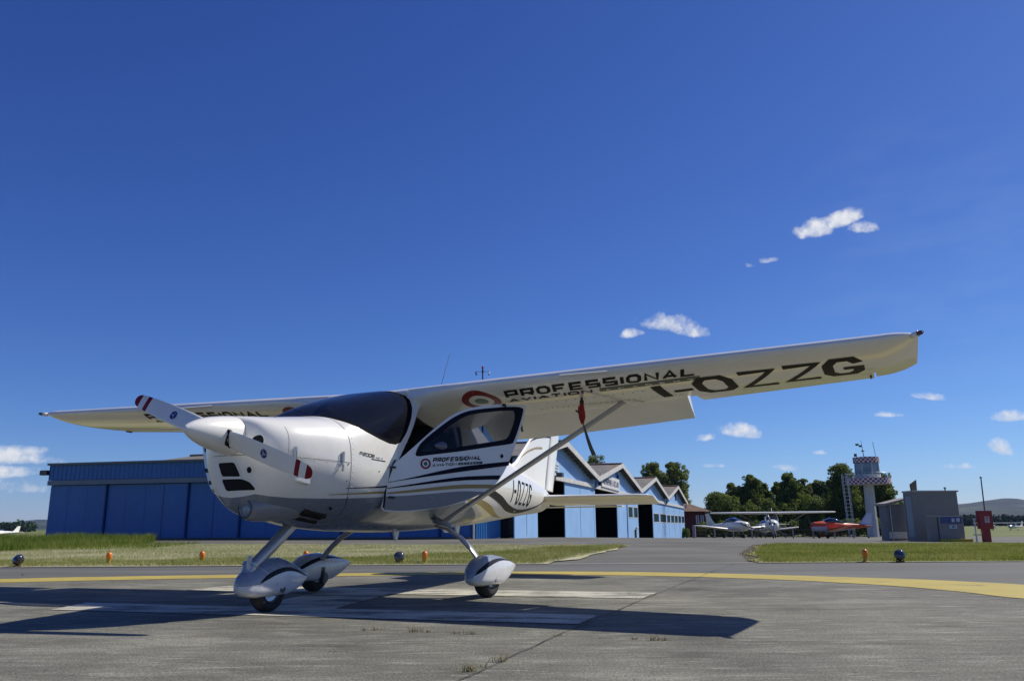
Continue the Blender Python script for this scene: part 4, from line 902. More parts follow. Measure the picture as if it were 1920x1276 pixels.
pale = ramp_(CONC, c4.outputs['Fac'], [(.52, (0, 0, 0)), (.66, (1, 1, 1))]); cc1 = mixc(CONC, mm(CONC, 'MULTIPLY', pale.outputs[0], .7), rb.outputs[0], (.30, .29, .235))
gr = ramp_(CONC, c3.outputs['Fac'], [(.38, (.25, .25, .25)), (.48, (.88, .88, .88)), (.60, (1.9, 1.9, 1.9))]); cc2 = mixc(CONC, 1.0, cc1, gr.outputs[0], 'MULTIPLY')
vor = CONC.node_tree.nodes.new('ShaderNodeTexVoronoi'); vor.feature = 'DISTANCE_TO_EDGE'; vor.inputs['Scale'].default_value = .55
tco = CONC.node_tree.nodes.new('ShaderNodeTexCoord'); vm_ = CONC.node_tree.nodes.new('ShaderNodeVectorMath'); vm_.operation = 'ADD'
nv = noise(CONC, 1.4, 6, .7); sc = CONC.node_tree.nodes.new('ShaderNodeVectorMath'); sc.operation = 'SCALE'; sc.inputs['Scale'].default_value = .7; CONC.node_tree.links.new(nv.outputs['Color'], sc.inputs[0])
CONC.node_tree.links.new(tco.outputs['Object'], vm_.inputs[0]); CONC.node_tree.links.new(sc.outputs[0], vm_.inputs[1]); CONC.node_tree.links.new(vm_.outputs[0], vor.inputs['Vector'])
crk = ramp_(CONC, vor.outputs['Distance'], [(.0, (1, 1, 1)), (.0035, (0, 0, 0))]); cmask = mm(CONC, 'MULTIPLY', crk.outputs[0], mm(CONC, 'MULTIPLY', mm(CONC, 'GREATER_THAN', c1.outputs['Fac'], .56), .55))
st1 = noise(CONC, .55, 7, .78, stretch=(.5, 1.3, 1)); dk = ramp_(CONC, st1.outputs['Fac'], [(.50, (1, 1, 1)), (.60, (.66, .66, .66)), (.72, (.50, .50, .50))])
sp_n = noise(CONC, 14, 3, .5); spk = ramp_(CONC, sp_n.outputs['Fac'], [(.70, (1, 1, 1)), (.76, (.45, .44, .42))])
cc3 = mixc(CONC, 1.0, mixc(CONC, .8, cc2, dk.outputs[0], 'MULTIPLY'), spk.outputs[0], 'MULTIPLY')
base(CONC, mixc(CONC, cmask, cc3, (.04, .038, .03))); bump(CONC, mm(CONC, 'ADD', c3.outputs['Fac'], mm(CONC, 'MULTIPLY', c5.outputs['Fac'], 1.5)), .55, .004)
far_ = [gp(*p) for p in [(0, 1085), (220, 1080.5), (440, 1077), (640, 1074.5), (820, 1072.3), (1000, 1071), (1140, 1071.5), (1280, 1073.5), (1390, 1075.8), (1500, 1079), (1600, 1082), (1700, 1085), (1810, 1090), (1920, 1096)]]
near_ = [gp(*p) for p in [(0, 1092), (220, 1087), (440, 1083), (640, 1079.7), (820, 1077.8), (1000, 1077), (1140, 1078), (1280, 1080.5), (1390, 1083.8), (1500, 1088), (1600, 1093.5), (1700, 1100), (1810, 1110), (1920, 1122)]]
midl = [(a+b)/2 for a, b in zip(far_, near_)]
ext_r = [(5.2, 5.6), (5.4, 4.0), (5.2, 2.0), (4.0, -1.0)]; ext_l = [(-8.6, 8.3), (-10.2, 6.5), (-11.0, 4.0), (-11, -1)]
pad = [(-14, -8)]+[(-14, 12.0)]+[tuple(p) for p in midl]+[(12, 5.0), (12, -8)]
sheet('edge_band', [(-60, -12), (60, -12), (60, 13.52), (-60, 13.66)], -.006, EDGE, 6)
padp = [(-30, -10), (-30, 5.5), (-14, 8.6), (-9, 9.6)]+[tuple(p) for p in midl]+[(7.5, 4.8), (30, 3.0), (30, -10)]
sheet('pavement', padp, 0.0, CONC, 4)
kb = sheet('kerb_strip', [(-60, 13.60), (60, 13.46), (60, 13.56), (-60, 13.72)], .004, noisy('pale_kerb', (.28, .27, .25), (.4, .39, .36), 8, .9), 3)
def worn(name, col, thr=.40, soft=.10, sc=2.6):
    m = mat(name, col, .75); a = noise(m, sc, 8, .75, stretch=(.5, 1.6, 1)); b = noise(m, 60, 4, .8)
    f = ramp_(m, mm(m, 'ADD', mm(m, 'MULTIPLY', a.outputs['Fac'], .7), mm(m, 'MULTIPLY', b.outputs['Fac'], .3)), [(thr, (0, 0, 0)), (thr+soft, (1, 1, 1))])
    t = noise(m, 1.2, 6, .7); tone = ramp_(m, t.outputs['Fac'], [(.3, tuple(c*.78 for c in col)), (.65, col)])
    base(m, mixc(m, f.outputs[0], (.12, .115, .09), tone.outputs[0])); bump(m, b.outputs['Fac'], .3, .003); return m
YEL = worn('yellow_paint', (.47, .37, .07), .385, .06, 1.9); WPT = worn('white_marking_paint', (.58, .55, .44), .43, .09)
V = [(p.x, p.y, .004) for p in far_]+[(p.x, p.y, .004) for p in near_]
FL = [(-9.6, 8.9), (-8.2, 9.42)]; 
Tf = catmull([(-11.5, 8.3)]+[tuple(p) for p in far_]+[(5.3, 7.0), (5.7, 5.0), (5.6, 2.5)], 5, False); Tn = catmull([(-11.4, 7.8)]+[tuple(p) for p in near_]+[(4.75, 6.1), (5.1, 4.6), (5.05, 2.5)], 5, False); n = len(Tf)
tag(mesh_ob('yellow_marking', [(x, y, .004) for x, y in Tf]+[(x, y, .004) for x, y in Tn], [(i, i+1, n+i+1, n+i) for i in range(n-1)], YEL), kind='structure')
d = Vector((-.960, .279)); pr = Vector((.22, .59))
A1 = Vector((1.07, 7.10)); B1 = Vector((1.29, 7.69)); A2 = Vector((.40, 5.32)); B2 = Vector((.58, 5.83)); LH = 4.45
m = MB()
for P in ([A1, A1+d*LH, B1+d*LH, B1], [A2, A2+d*4.05, B2+d*4.25, B2], [B2+d*2.0, B2+d*2.75, A1+d*3.0, A1+d*2.28]): m.add([(p.x, p.y, .0045) for p in P], [(0, 1, 2, 3)])
tag(m.build('helipad_marking', WPT), kind='structure')
# slab joints
JT = mat('joint', (.040, .037, .028), .95)
def joint(name, pts, w0, off=.0068, jit=.012):
    P = []; pts = [Vector(p) for p in pts]
    for a, b in zip(pts, pts[1:]):
        k = max(2, int((b-a).length/.18))
        for i in range(k): P.append(a.lerp(b, i/k))
    P.append(pts[-1]); n = len(P); L_ = []; R_ = []
    for i, p in enumerate(P):
        dd = (P[min(i+1, n-1)]-P[max(i-1, 0)]).normalized(); nn = Vector((-dd.y, dd.x)); ww = w0*random.uniform(.35, 1.3); c = p+nn*random.uniform(-jit, jit); L_.append(c+nn*ww/2); R_.append(c-nn*ww/2)
    return tag(mesh_ob(name, [(p.x, p.y, off) for p in L_]+[(p.x, p.y, off) for p in R_], [(i, i+1, n+i+1, n+i) for i in range(n-1)], JT), kind='structure')
joint('pavement_joint', [(-1.2, .9), (-.22, 3.44), (.30, 4.93), (1.34, 7.75), (2.66, 11.23), (3.5, 13.4)], .008)
joint('pavement_joint', [(-6, 7.1), (-1.99, 5.68), (-.19, 4.86), (1.05, 4.52), (2.54, 4.30), (6, 3.7)], .007)
joint('pavement_joint', [(1.6, 8.05), (3.44, 7.70)], .014); joint('pavement_joint', [(-7, 10.0), (-2.2, 8.95)], .010)
joint('pavement_joint', [(1.72, 3.0), (3.1, 2.2)], .006)
# ------------------------------------------------------------------ grass
def leafmat(name, cols, scale=1.5, trans=.35, rough=.7, fine=30):
    m = mat(name, cols[0], rough, spec=.25); a = noise(m, scale, 4, .6); b = noise(m, fine, 2, .5)
    r = ramp_(m, mm(m, 'ADD', mm(m, 'MULTIPLY', a.outputs['Fac'], .6), mm(m, 'MULTIPLY', b.outputs['Fac'], .4)), [(.36+.28*i/(len(cols)-1), c) for i, c in enumerate(cols)]); base(m, r.outputs[0])
    t = m.node_tree; tr = t.nodes.new('ShaderNodeBsdfTranslucent'); t.links.new(r.outputs[0], tr.inputs[0]); mx = t.nodes.new('ShaderNodeMixShader'); mx.inputs[0].default_value = trans
    t.links.new(t.nodes['Principled BSDF'].outputs[0], mx.inputs[1]); t.links.new(tr.outputs[0], mx.inputs[2]); t.links.new(mx.outputs[0], t.nodes['Material Output'].inputs[0]); return m
def np_mesh(name, V, nv, m, parent=None):
    """V: (n*nv,3) vertices, every nv form one face"""
    n = len(V)//nv; me = bpy.data.meshes.new(name); me.vertices.add(len(V)); me.vertices.foreach_set('co', V.astype(np.float32).ravel())
    me.loops.add(len(V)); me.loops.foreach_set('vertex_index', np.arange(len(V), dtype=np.int32)); me.polygons.add(n); me.polygons.foreach_set('loop_start', np.arange(0, len(V), nv, dtype=np.int32)); me.polygons.foreach_set('loop_total', np.full(n, nv, dtype=np.int32))
    me.update(calc_edges=True); me.materials.append(m); return link(bpy.data.objects.new(name, me), parent)
def in_poly(P, poly):
    c = np.zeros(len(P), bool); n = len(poly); j = n-1
    for i in range(n):
        a, b = poly[i], poly[j]; k = ((a[1] > P[:, 1]) != (b[1] > P[:, 1])) & (P[:, 0] < (b[0]-a[0])*(P[:, 1]-a[1])/(b[1]-a[1]+1e-12)+a[0]); c ^= k; j = i
    return c
def blades(name, poly, n, h, w, m, lean=.5, clump=0, zoff=0.0, near=None, hf=None):
    xs = [p[0] for p in poly]; ys = [p[1] for p in poly]; P = np.empty((0, 2))
    while len(P) < n:
        Q = np.stack([rng.uniform(min(xs), max(xs), n), rng.uniform(min(ys), max(ys), n)], 1)
        if near: Q = Q[rng.random(len(Q)) < np.clip(near/Q[:, 1], 0, 1)**1.5]
        P = np.concatenate([P, Q[in_poly(Q, poly)]])
    P = P[:n]; z = np.array([gz(x, y) for x, y in P]) if max(ys) > 14 else np.zeros(n)
    a = rng.uniform(0, 2*np.pi, n); hh = h*rng.uniform(.45, 1.25, n); ww = w*rng.uniform(.6, 1.4, n)*(1 if not near else np.clip(P[:, 1]/near, 1, 3))
    if hf: hh *= hf(P)
    if clump: q = np.sin(P[:, 0]*1.9+np.sin(P[:, 1]*1.3)*2)*np.sin(P[:, 1]*2.3+np.sin(P[:, 0]*.9)); hh *= 1+clump*q
    dx, dy = np.cos(a), np.sin(a); b = rng.uniform(0, 2*np.pi, n); le = lean*hh*rng.random(n)
    V = np.empty((n, 3, 3)); V[:, 0] = np.stack([P[:, 0]-dx*ww/2, P[:, 1]-dy*ww/2, z+zoff], 1); V[:, 1] = np.stack([P[:, 0]+dx*ww/2, P[:, 1]+dy*ww/2, z+zoff], 1); V[:, 2] = np.stack([P[:, 0]+np.cos(b)*le, P[:, 1]+np.sin(b)*le, z+zoff+hh], 1)
    return tag(np_mesh(name, V.reshape(-1, 3), 3, m), kind='stuff')
def turf(name, cols, scale=.5):
    m = mat(name, cols[0], .95); a = noise(m, scale, 5, .6, stretch=(.35, 1.4, 1)); b = noise(m, 12, 6, .7)
    base(m, ramp_(m, mm(m, 'ADD', mm(m, 'MULTIPLY', a.outputs['Fac'], .6), mm(m, 'MULTIPLY', b.outputs['Fac'], .4)), [(.36+.28*i/(len(cols)-1), c) for i, c in enumerate(cols)]).outputs[0]); bump(m, b.outputs['Fac'], .8, .03); return m
HAY = [(.25, .28, .09), (.38, .38, .18), (.50, .47, .28), (.58, .54, .36)]; GRN = [(.13, .17, .025), (.22, .25, .045), (.31, .32, .08), (.42, .39, .18)]
def wob(P, fixed=()):
    o = []
    for i in range(len(P)):
        a, b = Vector(P[i]), Vector(P[(i+1) % len(P)]); k = max(1, int((b-a).length/.9)) if min(a.x, b.x) > -20 and max(a.x, b.x) < 22 else 1
        for j in range(k): q = a.lerp(b, j/k); s = .03 if q.y < 14 else .16; o.append((q.x+random.uniform(-s, s), q.y+random.uniform(-s, s)*(1 if q.y > 14 else .5)))
    return o
PL = [(-55, 13.75), (.55, 13.66), (1.6, 17.5), (3.0, 23.0), (3.65, 25.6), (1.5, 26.7), (-5, 29.2), (-13.8, 32.5), (-20, 36), (-55, 42)]
PR = [(3.95, 13.62), (4.9, 17.5), (7.6, 26.0), (8.4, 27.6), (17.3, 28.8), (60, 31), (60, 13.6)]
PL = wob(PL); PR = wob(PR)
sheet('grass_verge', PL, .006, turf('mown_turf', HAY), 1.5); sheet('grass_verge', PR, .006, turf('green_turf', GRN), 1.5)
PLn = [(-18, 13.75), (.5, 13.70), (1.5, 17.5), (2.9, 23.0), (3.5, 25.4), (1.5, 26.5), (-5, 29), (-13.8, 32), (-18, 33)]
blades('mown_grass', PLn, 170000, .045, .010, leafmat('mown_blades', HAY, .45), .9, .4, .004, 15)
blades('green_grass', [(-12, 13.8), (.4, 13.72), (1.3, 17.2), (2.9, 23), (3.4, 25.3), (1.4, 25.2), (-.5, 19), (-3, 16.6), (-12, 15.4)], 60000, .055, .011, leafmat('green_blades', GRN, .8), .8, .5, .004, 15)
PRn = [(4.05, 13.70), (5.0, 17.5), (7.7, 26.0), (8.5, 27.4), (17.3, 28.6), (19, 28.6), (19, 13.6)]
blades('verge_grass', PRn, 150000, .055, .011, leafmat('verge_blades', GRN, .5), .9, .4, .004, 15)
# straggling dry edge of the right-hand verge
blades('dry_grass', [(3.80, 13.66), (4.4, 13.66), (5.3, 17.8), (8.2, 26.3), (8.1, 27.0), (7.4, 26.0), (4.7, 17.6)], 1800, .03, .012, leafmat('dry_blades', [(.2, .14, .07), (.3, .23, .13)], 2), 1.2, 0, .004, 15)
tall = [tuple(p) for p in (gp(0, 1034), gp(100, 1030), gp(200, 1025), gp(262, 1021), gp(290, 1015), gp(285, 1013))]
TALL = [(-30, 22.8)]+tall+[(-19, 42), (-32, 42)]
GT = [(.07, .11, .012), (.12, .18, .02), (.18, .23, .035), (.32, .27, .10)]
sheet('grass_base', TALL, .012, turf('tall_turf', GT), 1.5)
blades('tall_grass', TALL+[], 120000, .31, .016, leafmat('tall_blades', GT, .6), .9, .35, .01, 24, lambda P: .55+.45*np.clip((-13.2-P[:, 0]+.25*np.sin(P[:, 1]*3))/2.5, 0, 1)+.15*np.sin(P[:, 0]*1.1)*np.sin(P[:, 1]*.8+1))
blades('grass_fringe', [(-30, 21.9), (-14.6, 22.2), (-10.5, 24.5), (-12.0, 33), (-13.5, 30), (-14, 24), (-30, 23)], 5000, .16, .014, bpy.data.materials['tall_blades'], 1.0, .5, .01, 22)
# weeds growing from the joints: each tuft is one plant
WD = leafmat('weed_blades', [(.13, .13, .03), (.26, .22, .09), (.36, .28, .13)], 20)
def tuft(x, y, h, n, lab):
    V = []
    for i in range(n):
        a = random.uniform(0, 6.28); l = h*random.uniform(.4, 1.1); s = random.uniform(.2, 1.0)*l; bx, by = x+random.gauss(0, h*.75), y+random.gauss(0, h*.12); w_ = .0016; t1 = Vector((math.cos(a)*s*.45, math.sin(a)*s*.45, l*.62)); t2 = Vector((math.cos(a)*s, math.sin(a)*s, l))
        e = Vector((-math.sin(a), math.cos(a), 0))*w_; o = Vector((bx, by, 0)); V += [o-e, o+e, o+t1+e*.8, o+t1-e*.8, o+t1-e*.8, o+t1+e*.8, o+t2+e*.2, o+t2-e*.2]
    o = np_mesh('weed_tuft', np.array([tuple(v-Vector((x, y, 0))) for v in V]), 4, WD); o.location = (x, y, 0); return tag(o, lab, 'weed', 'weeds growing from the pavement joints')
TW = [(705,1181,.035,22),(778,1184,.045,34),(800,1185,.025,12),(856,1188,.03,14),(881,1188,.04,26),(1045,1192,.025,12),(1223,1200,.045,26),(1245,1200,.03,20),(935,1240,.05,30),(883,1258,.05,38),(1190,1198,.02,10),(43,1078,.05,10),(683,1181,.02,8),(905,1250,.03,14)]
LW_ = ['dry weed tuft on the cross joint below the nose wheel', 'bushy weed tuft on the cross joint below the belly', 'small sprig beside the bushy tuft on the cross joint', 'short weed sprig on the cross joint under the wing shadow edge', 'spiky weed tuft left of the joint crossing', 'faint weed sprig just right of the joint crossing', 'green weed tuft by the wing shadow near the right part of the joint', 'low weed tuft next to the green one under the wing shadow', 'weed tuft halfway down the long diagonal joint', 'large dry weed tuft lowest on the diagonal joint', 'tiny sprout left of the two tufts under the wing shadow', 'thin weed stalk standing near the yellow line at far left', 'tiny sprout at the left end of the cross joint weeds', 'small weed between the two tufts on the diagonal joint']
for (u, v, h, n), lb_ in zip(TW, LW_): g = gp(u, v); tuft(g.x, g.y, h*.75, n+(8 if n < 12 else 0), lb_)
# ------------------------------------------------------------------ edge lights
ORG = mat('orange_glass', (.75, .20, .004), .3, coat=.2); YBASE = mat('yellow_base', (.42, .26, .03), .5); CHR = mat('chrome_globe', (.045, .04, .036), .22, .3, coat=.25)
def edge_light(u, v, lab):
    g = gp(u, v); o = empty('edge_light', (g.x, g.y, gz(g.x, g.y))); tag(o, lab, 'edge light', 'orange edge lights along the verge')
    m = MB(); m.lathe([(.055, 0), (.055, .012), (.036, .018), (.030, .055), (.040, .075), (.042, .09), (.001, .09)], n=14); m.build('lamp_base', YBASE, o, True, 40)
    m = MB(); m.lathe([(.036, .085), (.043, .10), (.047, .125), (.047, .155), (.040, .182), (.022, .200), (.001, .205)], n=18); m.build('lamp_globe', ORG, o, True, 60)
    m = MB(); m.tube([(0, 0, .19), (0, 0, .25)], .002, 5); m.tube([(.02, 0, .185), (.024, 0, .225)], .0015, 5); m.build('bird_spike', DMETAL, o)
for a in ((203, 1057, 'orange edge light in the grass left of the other left-hand one'), (378, 1055, 'orange edge light in the grass near the nose wheel'), (573, 1055, 'orange edge light half hidden behind the far wheel fairing'), (796, 1056, 'orange edge light next to the dark round spotlight beneath the aircraft'), (1623, 1053, 'orange edge light on the right-hand verge beside a dark globe')): edge_light(*a)
def flood(u, v, lab, yaw, tilt, sc=1):
    g = gp(u, v); o = empty('ground_floodlight', (g.x, g.y, gz(g.x, g.y)), yaw); o.scale = (sc,)*3; tag(o, lab, 'floodlight', 'dark round floodlights on the verge')
    m = MB(); m.box((0, 0, .012), (.12, .09, .02)); m.tube([(-.05, 0, .02), (-.055, 0, .06)], .008, 8); m.tube([(.05, 0, .02), (.055, 0, .06)], .008, 8); m.tube([(0, 0, .01), (0, 0, .05)], .02, 8); m.build('mounting_foot', mat('floodlight_foot', (.12, .07, .03), .6, .5), o)
    h = MB(); h.lathe([(.001, -.09), (.03, -.086), (.06, -.07), (.082, -.04), (.09, 0), (.092, .02), (.088, .03)], n=26); ho = h.build('lamp_housing', CHR, o, True, 50); ho.location = (0, 0, .115); ho.rotation_euler = (R(tilt), 0, 0)
    h = MB(); h.lathe([(.088, .028), (.07, .052), (.04, .066), (.001, .07)], n=26); l = h.build('lamp_lens', mat('floodlight_lens', (.05, .055, .065), .05, coat=1.0), ho, True, 60)
flood(32, 1062, 'round floodlight tilted back on the grass at the far left edge', R(-40), 50, 1.0); flood(748, 1056, 'dark round floodlight on the grass between the two wheel fairings', R(10), 70, .95); flood(1688, 1053, 'dark globe floodlight on the right-hand verge', R(-10), 65, .95)
# ------------------------------------------------------------------ long blue hangar
DB = mat('deep_blue_sheet', (.018, .085, .34), .45); LBL = noisy('light_blue_paint', (.22, .40, .66), (.28, .47, .74), .8, .6); CB = mat('corrugated_blue', (.03, .19, .46), .45); GB = noisy('grey_band', (.15, .18, .22), (.2, .23, .27), 2, .6)
n_ = noise(DB, .35, 5, .6); n__ = noise(DB, 3, 5, .6, stretch=(3, 3, .4)); base(DB, ramp_(DB, mm(DB, 'ADD', mm(DB, 'MULTIPLY', n_.outputs['Fac'], .5), mm(DB, 'MULTIPLY', n__.outputs['Fac'], .5)), [(.3, (.020, .11, .31)), (.7, (.030, .155, .43))]).outputs[0])
HR = Vector((-2.1, 42.0)); hd = Vector((-.970, .243)); HLn = 27.3
HLn = (lambda r: (HR.x-r*HR.y)/(r*hd.y-hd.x))(at(83, 1000, 1.0).x)
lh = empty('long_hangar', (HR.x, HR.y, gz(HR.x, HR.y)-.03), math.atan2(hd.y, hd.x)); tag(lh, 'long deep blue flat-roofed hangar with closed sliding doors behind the nose', 'hangar')
# local +x runs to the picture's left along the front, local -y is ... the back; front faces local +y
def uloc(u):
    r = at(u, 1000, 1.0).x; 
    return (HR.x-r*HR.y)/(r*hd.y-hd.x)
ztop = at(380, 864, 46).z; zf = at(380, 893.5, 46).z; zb = at(380, 903, 46).z
def corr(x0, x1, z0, z1, y, pitch=.25, depth=.03, axis='x'):
    v = []; k = 0; x = x0; P = []
    while x < x1: 
        for dx, dy in ((0, 0), (.35, 0), (.5, depth), (.85, depth)): P.append((min(x+dx*pitch, x1), y+dy))
        x += pitch
    P.append((x1, y)); f = []
    for p in P: v += [(p[0], p[1], z0), (p[0], p[1], z1)]
    if axis == 'y': v = [(b, a, c) for a, b, c in v]
    return v, [(2*i, 2*i+2, 2*i+3, 2*i+1) for i in range(len(P)-1)]
m = MB(); m.add(*corr(0, HLn, zf, ztop, .12, .30, .04)); m.box((HLn/2, -.02, (zf+ztop)/2), (HLn, .26, ztop-zf-.01)); m.build('fascia', DB, lh)
m = MB(); m.box((HLn/2, 0.07, (zb+zf)/2-.01), (HLn, .28, zf-zb-.02)); m.build('door_rail_cover', GB, lh)
m = MB(); m.box((HLn/2, .05, ztop+.05), (HLn+.15, .5, .12)); m.build('roof_edge', noisy('dark_flashing', (.10, .11, .12), (.14, .15, .16), 3, .5), lh)
m = MB(); m.add([(0, -.1, ztop), (HLn, -.1, ztop), (HLn, -13, ztop+.1), (0, -13, ztop+.1)], [(0, 1, 2, 3)]); m.box((HLn-.1, -6.6, ztop/2), (.2, 12.9, ztop-.02)); m.box((HLn/2, -13.1, ztop/2), (HLn, .2, ztop)); m.build('roof', noisy('hangar_roof', (.12, .11, .1), (.2, .18, .16), 2, .8), lh)
m = MB(); wa, wb = Vector((-1.88, 42.15)), Vector((-.66, 43.75)); lw_ = (wb-wa).length; vv_, ff_ = corr(0, lw_, -.1, ztop-.02, 0, .14, -.03); wd_ = (wb-wa).normalized(); wn_ = Vector((-wd_.y, wd_.x)); hn_ = Vector((-hd.y, hd.x))
LW2 = []
for (x, y, z) in vv_: q = wa+wd_*x+wn_*(-y)-HR; LW2.append((q.dot(hd), q.dot(hn_), z))
m.add(LW2, ff_); m.build('end_wall', CB, lh)
us = [86, 193, 302, 348, 398, 448, 545, 640, 735, 825, 898]; ts = sorted(max(0, min(HLn, uloc(u))) for u in us)
for i, (a, b) in enumerate(zip(ts, ts[1:])):
    m = MB(); y = .0 if i % 2 else -.09; m.box(((a+b)/2, y, zb/2-.03), (b-a-.03, .06, zb+.0)); k = int((b-a)/1.2)
    for j in range(1, k): m.box((a+(b-a)*j/k, y+.033, zb/2-.03), (.012, .012, zb-.1))
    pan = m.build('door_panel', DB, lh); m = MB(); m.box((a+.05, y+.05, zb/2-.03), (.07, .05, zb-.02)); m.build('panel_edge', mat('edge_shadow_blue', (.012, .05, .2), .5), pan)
m = MB(); m.box((HLn/2, .12, .04), (HLn, .5, .16)); m.build('door_track_shade', DMETAL, lh)  # door track, its dark strip also stands in for the rail's shadow
m = MB(); m.box((HLn+.35, .1, zf+.45), (.5, .3, .28)); m.box((HLn+.1, .1, zf+.55), (.3, .05, .05)); m.build('wall_floodlight', DMETAL, lh, bevel=.02)
m = MB(); m.tube([(-.12, .0, 0), (-.12, .0, ztop)], .05, 8); m.build('downpipe', WDEC, lh)
# ------------------------------------------------------------------ row of gabled hangars
E0 = Vector((0, 43.6)); EV = Vector((5.85, 17.7)); GW = EV.length; GRZ = math.atan2(EV.y, EV.x)
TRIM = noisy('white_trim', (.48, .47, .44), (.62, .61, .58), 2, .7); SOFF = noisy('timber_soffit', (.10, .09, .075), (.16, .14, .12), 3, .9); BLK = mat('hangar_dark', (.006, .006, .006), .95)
ROOFM = mat('old_tile_roof', (.2, .17, .14), .9); q1 = noise(ROOFM, .35, 5, .7); wv = ROOFM.node_tree.nodes.new('ShaderNodeTexWave'); wv.inputs['Scale'].default_value = 1.6; wv.inputs['Distortion'].default_value = 1; t_ = ROOFM.node_tree.nodes.new('ShaderNodeTexCoord'); ROOFM.node_tree.links.new(t_.outputs['Object'], wv.inputs['Vector'])
rc = ramp_(ROOFM, q1.outputs['Fac'], [(.40, (.17, .16, .14)), (.52, (.24, .22, .19)), (.62, (.22, .075, .04))]); base(ROOFM, mixc(ROOFM, .35, rc.outputs[0], wv.outputs['Color'], 'MULTIPLY'))
def sfrac(u): r = at(u, 1000, 1.0).x; return E0.y*r/(EV.x-EV.y*r)
VZ = [4.10, 3.92, 3.74, 3.58, 3.42]; AZ = [5.68, 5.52, 5.36, 5.28]; LZ = [3.52, 3.42, 3.22, 3.05, 2.92]
WIN_ = mat('dusty_glass', (.05, .09, .12), .15, coat=.6)
GLAB = ['nearest gabled light blue hangar with open dark doorway behind the tail', 'light blue gabled hangar with the lettered white signboard', 'light blue gabled hangar third in the row with dark doorway and grey roof', 'farthest gabled light blue hangar with a row of small door windows']
for k in range(4):
    b0 = E0+EV*k; g = empty('gabled_hangar', (b0.x, b0.y, 0), GRZ); tag(g, GLAB[k], 'hangar', 'row of gabled light blue hangars')
    z0, z1, za, l0, l1 = VZ[k], VZ[k+1], AZ[k], LZ[k], LZ[k+1]; gr0 = gz(b0.x, b0.y); gr1 = gz(*(b0+EV)); gr = min(gr0, gr1)-.1
    # upper wall
    m = MB(); m.add([(0, 0, l0), (GW, 0, l1), (GW, 0, z1), (GW/2, 0, za), (0, 0, z0), (0, -.0, l0)], [(0, 1, 2, 3, 4)]); up_ = m.build('gable_wall', LBL, g)
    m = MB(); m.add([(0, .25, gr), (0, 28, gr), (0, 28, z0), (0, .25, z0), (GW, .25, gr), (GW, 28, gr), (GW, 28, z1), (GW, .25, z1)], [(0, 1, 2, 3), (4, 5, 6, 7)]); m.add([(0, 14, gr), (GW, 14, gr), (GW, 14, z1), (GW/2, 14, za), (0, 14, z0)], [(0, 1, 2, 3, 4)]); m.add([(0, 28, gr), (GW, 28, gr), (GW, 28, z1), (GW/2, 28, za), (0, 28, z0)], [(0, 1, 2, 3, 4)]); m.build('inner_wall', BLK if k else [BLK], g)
    # roof: two pitches with eaves overhang, barge boards, soffit battens
    m = MB(); th = .09
    def slope(xa, za_, xb, zb__, y0, y1, up0): return [(xa, y0, za_+up0), (xb, y0, zb__+up0), (xb, y1, zb__+up0), (xa, y1, za_+up0)]
    for xa, zz in ((-.0, z0), (GW, z1)):
        a = slope(xa, zz, GW/2, za, -.55, 28.4, .05); b = slope(xa, zz, GW/2, za, -.55, 28.4, .05+th); m.add(a+b, [(0, 1, 2, 3), (7, 6, 5, 4), (0, 4, 5, 1), (1, 5, 6, 2), (2, 6, 7, 3), (3, 7, 4, 0)])
    m.tube([(GW/2, -.57, za+.17), (GW/2, 28.4, za+.17)], .11, 8); rf = m.build('roof', ROOFM, g)
    for xa, zz in ((0, z0), (GW, z1)):
        m = MB(); m.add([(xa, -.61, zz-.16), (GW/2, -.61, za-.16), (GW/2, -.61, za+.20), (xa, -.61, zz+.20), (xa, -.553, zz-.16), (GW/2, -.553, za-.16), (GW/2, -.553, za+.20), (xa, -.553, zz+.20)], [(0, 1, 2, 3), (7, 6, 5, 4), (0, 4, 5, 1), (2, 6, 7, 3)]); m.build('barge_board', TRIM, rf)
        m = MB()
        for j in range(1, 12):
            t = j/12; x = xa+(GW/2-xa)*t; z = zz+(za-zz)*t-.03; m.box((x, -.28, z), (.12, .50, .14))
        m.build('rafter_ends', SOFF, rf)
    # lintel rail
    m = MB(); m.add([(0, -.22, l0-.12), (GW, -.22, l1-.12), (GW, -.22, l1+.16), (0, -.22, l0+.16), (0, .02, l0-.12), (GW, .02, l1-.12), (GW, .02, l1+.16), (0, .02, l0+.16)], [(0, 1, 2, 3), (0, 4, 5, 1), (3, 2, 6, 7)]); m.build('door_rail', TRIM, g)
    m = MB(); m.tube([(GW-.05, -.35, z1-.05), (GW-.05, -.3, l1), (GW-.05, -.12, l1-.1)], .07, 8); m.build('downpipe', DB, g)
